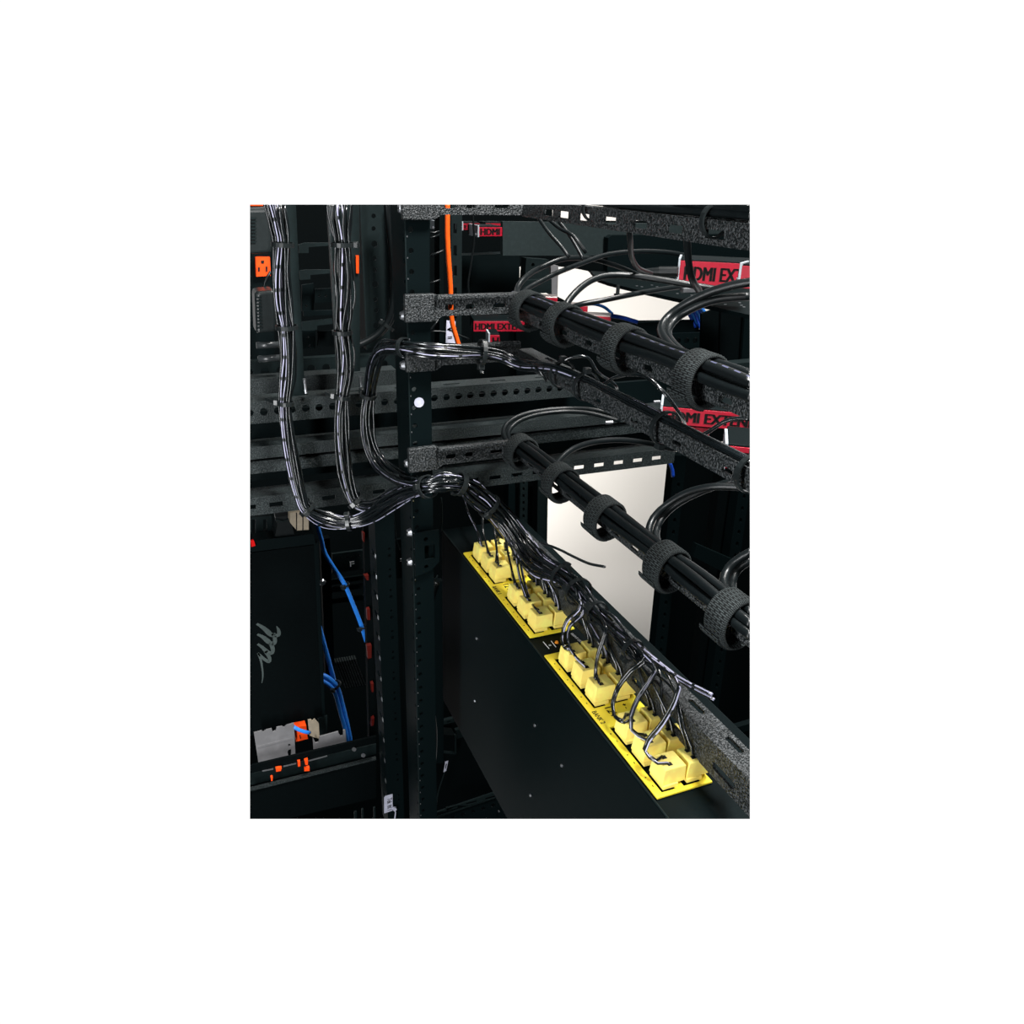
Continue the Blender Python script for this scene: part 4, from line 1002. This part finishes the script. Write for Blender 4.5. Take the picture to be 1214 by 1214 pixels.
for k, (u0, v0, u1, v1) in enumerate(((360.5, 449, 362.5, 466), (426.5, 447, 428, 461))):
    a, b = P(u0, v0, Y=.735), P(u1, v1, Y=.735)
    tag(obj('threaded_stud', Tb([a, b], .0014, seg=8), STEEL), ('bright short stud right of the leftmost bundle above the hole row', 'bright short stud right of the second bundle above the hole row')[k], 'stud')
# thick cables down the side of the round-hole post
for k in range(2):
    o = obj('cable', Tb([P(u + 4 * k, v - 2 * k, Y=.82 + .004 * k) for u, v in ((458, 225), (460, 255), (464, 290), (467, 325), (466, 355), (461, 378), (450, 394), (436, 404), (420, 411))], .0036, seg=10), CABLE, smooth=True)
    tag(o, 'thick black cable curving down past the round-hole post, %s of two' % ('left', 'right')[k], 'cable')
cable_tie(P(459.5, 387, Y=.822), P(450, 394, Y=.82) - P(466, 370, Y=.82), .0062, 'black cable tie round the two thick cables at the round-hole post')

# ------------------------------------------------------------------ lower left: amplifier and what surrounds it
YA = .80
t = thing('amplifier', P(335, 870, Y=YA), 'black amplifier box with a grey script logo at lower left', 'amplifier')
obj('case', pplate([(270, 659), (374, 646), (382.5, 848), (270, 880)], 'Y', YA, .06), BLK2, t)
obj('side_edge', pplate([(372, 644), (377, 643.5), (385.5, 848), (382, 849)], 'Y', YA - .001, .01), BLK, t)
obj('top_strip', pplate([(270, 645), (372, 633), (374, 645), (270, 658)], 'Y', YA - .004, .02), BLK, t)
obj('led', pplate([(297, 641), (301, 640.5), (303, 647), (298, 648.5)], 'Y', YA - .006, .003), LEDR, t, label='small red lens')
# script logo: strokes in the plane of the front
lg = bmesh.new()
def stroke(pts, ws):
    c = catmull([P(u, v, Y=YA - .0006) for u, v in pts], .0012); n = len(c)
    rr = []
    for i in range(n):
        f = i / (n - 1) * (len(ws) - 1); k = min(int(f), len(ws) - 2); rr.append((ws[k] + (ws[k + 1] - ws[k]) * (f - k)) * .0014)
    # flat ribbon, 0.4 mm proud
    A = []; B = []
    for i in range(n):
        tt = (c[min(i + 1, n - 1)] - c[max(i - 1, 0)]); tt.y = 0; tt.normalize(); s = V((-tt.z, 0, tt.x))
        A.append([lg.verts.new(c[i] + s * rr[i] + EYV * q) for q in (0, .0004)]); B.append([lg.verts.new(c[i] - s * rr[i] + EYV * q) for q in (0, .0004)])
    for i in range(n - 1):
        for q in ((A[i][0], A[i + 1][0], B[i + 1][0], B[i][0]), (A[i][1], B[i][1], B[i + 1][1], A[i + 1][1]), (A[i][0], A[i][1], A[i + 1][1], A[i + 1][0]), (B[i][0], B[i + 1][0], B[i + 1][1], B[i][1])):
            lg.faces.new(q)
    lg.faces.new((A[0][0], B[0][0], B[0][1], A[0][1])); lg.faces.new((A[-1][0], A[-1][1], B[-1][1], B[-1][0]))
stroke([(328, 742.5), (330.5, 748), (330, 753), (325, 753.5)], [.4, 1.2, 1.6, 1.4])
stroke([(304.5, 739.5), (313, 745), (320, 751.5), (325, 754)], [.9, 1.5, 2.0, 1.6])
stroke([(324, 751), (326, 758), (325, 763), (320, 762), (312, 755.5), (305, 752)], [1.6, 1.6, 1.5, 2.0, 1.5, .8])
stroke([(321, 762), (323.5, 770), (322, 774.5), (317, 773), (311, 767.5), (305.5, 763.5)], [1.8, 1.6, 1.4, 1.8, 1.3, .9])
stroke([(315, 772), (319.5, 780), (319, 784.5), (314, 782), (309, 777.5), (306, 774.5)], [1.6, 1.4, 1.3, 1.3, 1.1, .8])
stroke([(306, 774.5), (309, 782), (311, 793), (311.5, 802), (310.5, 810)], [.9, .9, .7, .6, .25])
obj('script_logo', lg, LOGO, t, solid=False, label='grey hand-script mark')
# connectors above the amplifier
t = thing('terminal_plate', P(315, 640, Y=.83), 'grey slotted plate above the amplifier at the left edge', 'plate')
obj('face', pplate([(290, 614), (322, 612), (323, 638), (290, 642)], 'Y', .83, .004, [[(298.5, 616), (303, 616), (303, 634), (300, 636), (298.5, 634)], [(312, 616), (316.5, 615.5), (316.5, 629), (312, 629.5)]]), GREY, t)
bm = bmesh.new()
plate(bm, [(p.x, p.z) for p in (P(u, v, Y=.805) for u, v in ((326, 611), (345, 609), (345, 618), (350, 640), (348, 643), (326, 645), (324, 640), (328, 620)))], [], V((0, .80, 0)), EXV, EZV, EYV, .02)
t = obj('cable_plug', bm, RUB); tag(t, 'black power plug standing above the amplifier', 'plug')
obj('collar', Tb([P(327, 616, Y=.799), P(335, 618.5, Y=.798), P(344, 614, Y=.799)], .0008, seg=6), GREY, t)
t = thing('terminal_block', P(355, 630, Y=.785), 'beige terminal block right of the black power plug', 'terminal block')
obj('face', pplate([(344, 608), (366, 606), (366, 628), (352, 629), (344, 620)], 'Y', .785, .015), BEIGE, t)
for x in (351, 358.5):
    obj('divider', pplate([(x, 608), (x + 1, 608), (x + 1, 629), (x, 629)], 'Y', .7845, .001), INK, t)
obj('shroud', pplate([(350, 630), (370, 628), (372, 640), (352, 643)], 'Y', .825, .02), BLK, t)
# right of the amplifier
t = obj('rack_strip', pplate([(380, 640), (391, 638), (397, 800), (386, 802)], 'Y', .87, .01), BLK2)
tag(t, 'black upright strip right of the amplifier', 'rack strip')
obj('screw', cyl(bmesh.new(), P(382.5, 690.5, Y=.868), (0, -1, 0), .0042, .002, 14, .003), STEEL, t, label='bright screw head')
t = eq('blanking_plate', [(394, 657), (432, 652), (432, 674), (394, 680)], 'Y', .92, .004, GREY, 'dark panel with four holes and a white letter', 'panel', holes=[hh(404 + 7 * k, 661.5 - .9 * k, 1.5) for k in range(4)])
p = P(415, 672, Y=.92); obj('lettering', textbm('F', V((p.x, .92, p.z)), EXV, EZV, .0075, .0004, w=.0058), WHT, t)
t = eq('blanking_plate', [(469, 640), (483, 638), (483, 684), (469, 686)], 'Y', .90, .004, BLK, 'narrow dark panel with a white letter left of the near post', 'panel')
p = P(473, 664.5, Y=.90); obj('lettering', textbm('F', V((p.x + .007, .90, p.z + .006)), -EXV, -EZV, .0075, .0004, w=.0058), WHT, t)
tag(obj('wire', Tb([P(466, 606, Y=.80), P(468, 625, Y=.80), P(470, 640, Y=.80), P(474, 652, Y=.80)], .0007, seg=6), GREY, smooth=True), 'hair-thin dark wire hanging above the white letter', 'wire')
for k, (v0, v1, u0) in enumerate(((688, 694, 391), (698, 703, 391), (712, 716, 392))):
    eq('blanking_plate', [(u0, v0), (433, v0 - 6), (433, v0 - 1), (u0, v1)], 'Y', .925, .004, BLK if k != 1 else GREY, 'thin dark level bar right of the amplifier, %s of three' % ('topmost', 'middle', 'lowest')[k], 'bar')
# dark red marks behind the notched post
DRED = mat('dark_red_plastic', (.07, .005, .003), .5, .2)
t = thing('outlet_strip', P(434, 850, Y=.80), 'dark outlet strip with red outlets behind the notched post', 'power strip')
obj('housing', pplate([(431, 610), (438, 610), (446, 880), (438, 880)], 'Y', .805, .01), BLK2, t)
for q in ([(430, 632), (432.5, 632), (432, 643), (430.5, 642)], [(432, 683), (437, 682), (437, 688), (435, 688)], [(435, 723), (438.5, 722), (439, 735), (435.5, 735)], [(435, 766), (440.5, 765), (440.5, 780), (436, 781)], [(440, 811), (443, 810), (443, 820), (441, 821)], [(441, 853), (444, 851), (443, 860), (440, 861)]):
    obj('outlet', pplate(q, 'Y', .797, .006), DRED, t, label='dark red outlet')
# ribbed heat sink
t = thing('heat_sink', P(415, 815, Y=.93), 'dark ribbed heat sink behind the blue cables', 'heat sink')
obj('base', pplate([(397, 786), (423, 781), (435, 812), (409, 817)], 'Y', .935, .01), BLK, t)
for k in range(9):
    x = 397.5 + 2.9 * k; y = 785.5 - .5 * k
    obj('fin', pplate([(x, y), (x + 1.5, y - .3), (x + 13.2, y + 30.5), (x + 11.7, y + 30.8)], 'Y', .925, .010), RAILM, t)
# lower rail with flanges and panel
yR = .76
t = thing('cross_rail', P(370, 930, Y=yR), 'dark cross rail with a bright lower lip low at left', 'rail')
obj('upper_strip', pplate([(280, 912), (446, 873), (446, 881), (280, 921)], 'Y', yR, .003), BLK2, t)
obj('middle_strip', pplate([(280, 922), (446, 882), (446, 894), (280, 935)], 'Y', yR + .012, .006, [[(374 + 16 * k, 898 - 4 * k), (381 + 16 * k, 896.5 - 4 * k), (381 + 16 * k, 899.5 - 4 * k), (374 + 16 * k, 901 - 4 * k)] for k in range(4)]), GREY, t)
obj('lower_lip', pplate([(280, 940), (446, 899), (446, 901), (280, 942.5)], 'Y', yR - .003, .004), RAILM, t)
obj('panel', pplate([(280, 942), (446, 901), (446, 946), (280, 985)], 'Y', yR, .004), BLK2, t)
for k, q in enumerate(([(327, 911.5), (334, 910.5), (333, 914), (327.5, 915)], [(353, 903.5), (356, 903), (356, 908.5), (353.5, 909)], [(361, 902), (365, 900.5), (365, 907), (362, 907)], [(361, 911.5), (367, 910), (367, 914), (361, 914.5)], [(321, 922), (323.5, 921.5), (323, 926), (321.5, 926)])):
    obj('orange_knockout', pplate(q, 'Y', yR - .006, .004), ORGP, t, label='orange knockout')
for q in ([(311, 914), (324, 911.5), (324, 912.5), (311, 915)], [(336, 908.5), (351, 905), (351, 906), (336, 909.5)], [(364, 902.5), (388, 896), (388, 897), (364, 903.5)]):
    obj('bright_edge', pplate(q, 'Y', yR - .0015, .001), STEEL, t, label='bright bare edge')
for (u, v) in ((419, 888), (430, 895)):
    obj('screw', cyl(bmesh.new(), P(u, v, Y=yR - .001), (.3, -1, .3), .0022, .003, 10), STEEL, t, label='bright screw')
# grey brackets
t = thing('mounting_bracket', P(328, 910, Y=.78), 'grey metal bracket below the amplifier, larger left one', 'bracket')
obj('plate', pplate([(301, 869), (310, 866.5), (312, 868), (316, 865.5), (322, 864), (323.5, 868), (327, 866.5), (328, 862.5), (334, 861.5), (337, 862.5), (340, 860), (348.5, 857.5), (350.5, 900), (307.5, 911.5)], 'Y', .78, .002,
    [[(341, 891), (342, 889), (345.5, 888), (345, 897), (342, 898)], hh(343, 883.5, 1.6)]), ZINC, t)
obj('fold', pplate([(306, 885), (348, 874), (348, 876), (306, 887)], 'Y', .779, .0012), ZINC, t)
t = thing('mounting_bracket', P(390, 892, Y=.78), 'grey metal corner bracket right of the orange outlet', 'bracket')
obj('side_plate', pplate([(365, 854), (369, 853), (370, 855), (373, 852.5), (378, 858), (379, 876), (372, 874), (367, 872)], 'Y', .782, .002), BEIGE, t)
obj('back_plate', pplate([(377, 852), (388, 848.5), (388, 868), (379, 873)], 'Y', .80, .002), GREY, t)
obj('front_plate', pplate([(371, 875), (374, 881), (378, 880), (379, 873.5), (401, 867.5), (402, 871), (404, 873), (407, 872), (407, 866), (409.5, 865.5), (411, 883), (372, 893)], 'Y', .775, .002), ZINC, t)
t = thing('outlet', P(356, 880, Y=.786), 'orange power outlet between the two grey brackets', 'outlet')
obj('face', pplate([(348, 863), (363, 860), (365, 876), (351, 879.5)], 'Y', .786, .01), ORGP, t)
obj('slot', pplate([(355, 872), (356, 871.5), (357, 876), (356, 876)], 'Y', .7855, .001), INK, t)
# bits at the foot of the photo
for k, (x0, x1, v) in enumerate(((429, 431, 960), (443, 445, 958), (420, 423, 963))):
    eq('pipe', [(x0, v), (x1, v - .5), (x1 + 1, 990), (x0 + 1, 990)], 'Y', .80, .003, GREY, 'short dark upright rod at the foot of the lower left rail, %s' % ('middle one', 'right one', 'left one')[k], 'rod')
# white label on the notched post and its tie
t = obj('label_tag', pplate([(457, 944), (465.5, 941.5), (465.5, 961), (455.5, 964.5), (455.5, 946)], 'Y', yQ - .0012, .0008), PAPER)
tag(t, 'white label low on the notched post', 'label')
p = P(458.5, 944, Y=yQ - .0012)
obj('lettering', textbm('Tek', V((P(458.5, 944, Y=yQ).x, yQ - .0013, P(460, 945.5, Y=yQ).z)), -EZV, EXV, .0058, .0003, w=.0085), INK, t)
obj('lettering', textbm('RK 1', V((P(458.5, 944, Y=yQ).x, yQ - .0013, P(460, 954, Y=yQ).z)), -EZV, EXV, .0050, .0003, w=.0075), INK, t)
c = P(467.5, 958, Y=yQ - .003)
t = obj('cable_tie', cyl(bmesh.new(), c, (0, -1, 0), .0022, .003, 10), PAPER); tag(t, 'white tie head hanging beside the white label', 'cable tie')
obj('tail', Tb([c, P(469, 963, Y=yQ - .003), P(467.5, 974, Y=yQ - .003)], .0008, seg=6), PAPER, t)

# ------------------------------------------------------------------ below and behind the chassis, bottom middle
o = obj('cable', Tb([P(u, v, Y=y) for u, v, y in ((517, 690, .66), (508, 720, .66), (504, 760, .66), (505, 800, .66), (511, 840, .66), (514, 880, .66), (511, 920, .66), (507, 960, .66), (506, 990, .66))], .0042, seg=10), RUB, smooth=True)
tag(o, 'thick black cable hanging between the near post and the chassis', 'cable')
o = obj('wire', Tb([P(u, v, Y=.70) for u, v in ((523, 590), (524, 610), (523, 628), (520, 634))], .0008, seg=6), GREY, smooth=True)
tag(o, 'hair-thin wire hanging below the joint of the bundles', 'wire')
o = obj('wire', Tb([P(u, v, Y=.68) for u, v in ((519, 682), (513, 694), (508, 710), (505, 740))], .0008, seg=6), GREY, smooth=True)
tag(o, 'hair-thin wire beside the thick black cable', 'wire')
eq('chassis_end_panel', [(511, 690), (526, 690), (526, 905), (516, 905)], 'Y', .76, .01, BLK, 'dark upright sheet beside the far end of the chassis', 'panel')
yb = .95
eq('device_bracket', [(520, 856), (541, 851), (542, 855.5), (521, 860.5)], 'Y', yb, .006, GREY, 'short grey bracket with a slot under the far end of the chassis', 'bracket', holes=[[(530, 855.5), (535, 854.3), (535, 856), (530, 857)]])
eq('device_bracket', [(540, 866), (547, 864), (552, 873), (542, 876)], 'Y', yb, .006, GREY, 'small grey tab under the far end of the chassis', 'bracket')
t = thing('device_module', P(530, 893, Y=.93), 'black square module with pale edges below the chassis', 'module')
obj('case', pplate([(521, 871), (540, 872), (540, 893), (521, 892)], 'Y', .93, .02), BLK2, t)
obj('edge', pplate([(524, 891.5), (540, 893), (540, 894.5), (524, 893)], 'Y', .925, .005), GREY, t)
obj('edge', pplate([(539.5, 872), (541, 872), (541, 894), (539.5, 894)], 'Y', .925, .005), GREY, t)
eq('blanking_plate', [(517, 860), (560, 850), (610, 940), (600, 985), (512, 985)], 'Y', .97, .006, BLK2, 'dark floor panel of the rack under the chassis', 'panel')
t = obj('label_tag', pplate([(528, 903), (531.5, 902), (529, 914), (526, 915.5)], 'Y', .925, .001), PAPER); tag(t, 'small pale label on a dangling wire below the chassis', 'label')
obj('lettering', pplate([(528.6, 906), (529.8, 905.5), (528.6, 911), (527.6, 911.6)], 'Y', .9245, .0006), INK, t)
o = obj('wire', Tb([P(u, v, Y=.926) for u, v in ((527.5, 914), (525, 922), (520, 938), (517, 955))], .0012, seg=6), GREY, smooth=True)
tag(o, 'thin dark wire dangling below the small pale label', 'wire')
t = thing('perforated_rail', P(560, 965, Y=.90), 'slotted cross rail at the bottom under the chassis', 'rail')
sl = []
for x, y in ((536, 957.5), (559, 951.5), (582, 945.5)):
    sl.append([(x - 6.5, y + .5), (x + 6.5, y - 2.7), (x + 6.5, y + .5), (x - 6.5, y + 3.8)])
obj('top_face', pplate([(518, 963), (588, 939), (591, 945), (518, 969)], 'Y', .90, .003, [[(b[0], b[1] + (.0)) for b in s] for s in sl]), GREY, t)
obj('front_face', pplate([(518, 970), (591, 946), (600, 962), (604, 985), (518, 985)], 'Y', .905, .003, [hh(537 + 12 * k, 969.5 - 3.6 * k, 2.6) for k in range(6)]), BLK, t)
for k, (u, v) in enumerate(((591, 961),)):
    tag(obj('metal_clip', cyl(bmesh.new(), P(u, v, Y=.90), (0, -1, 0), .0012, .003, 8), STEEL), 'tiny bright rivet on the bottom rail under the chassis', 'rivet')
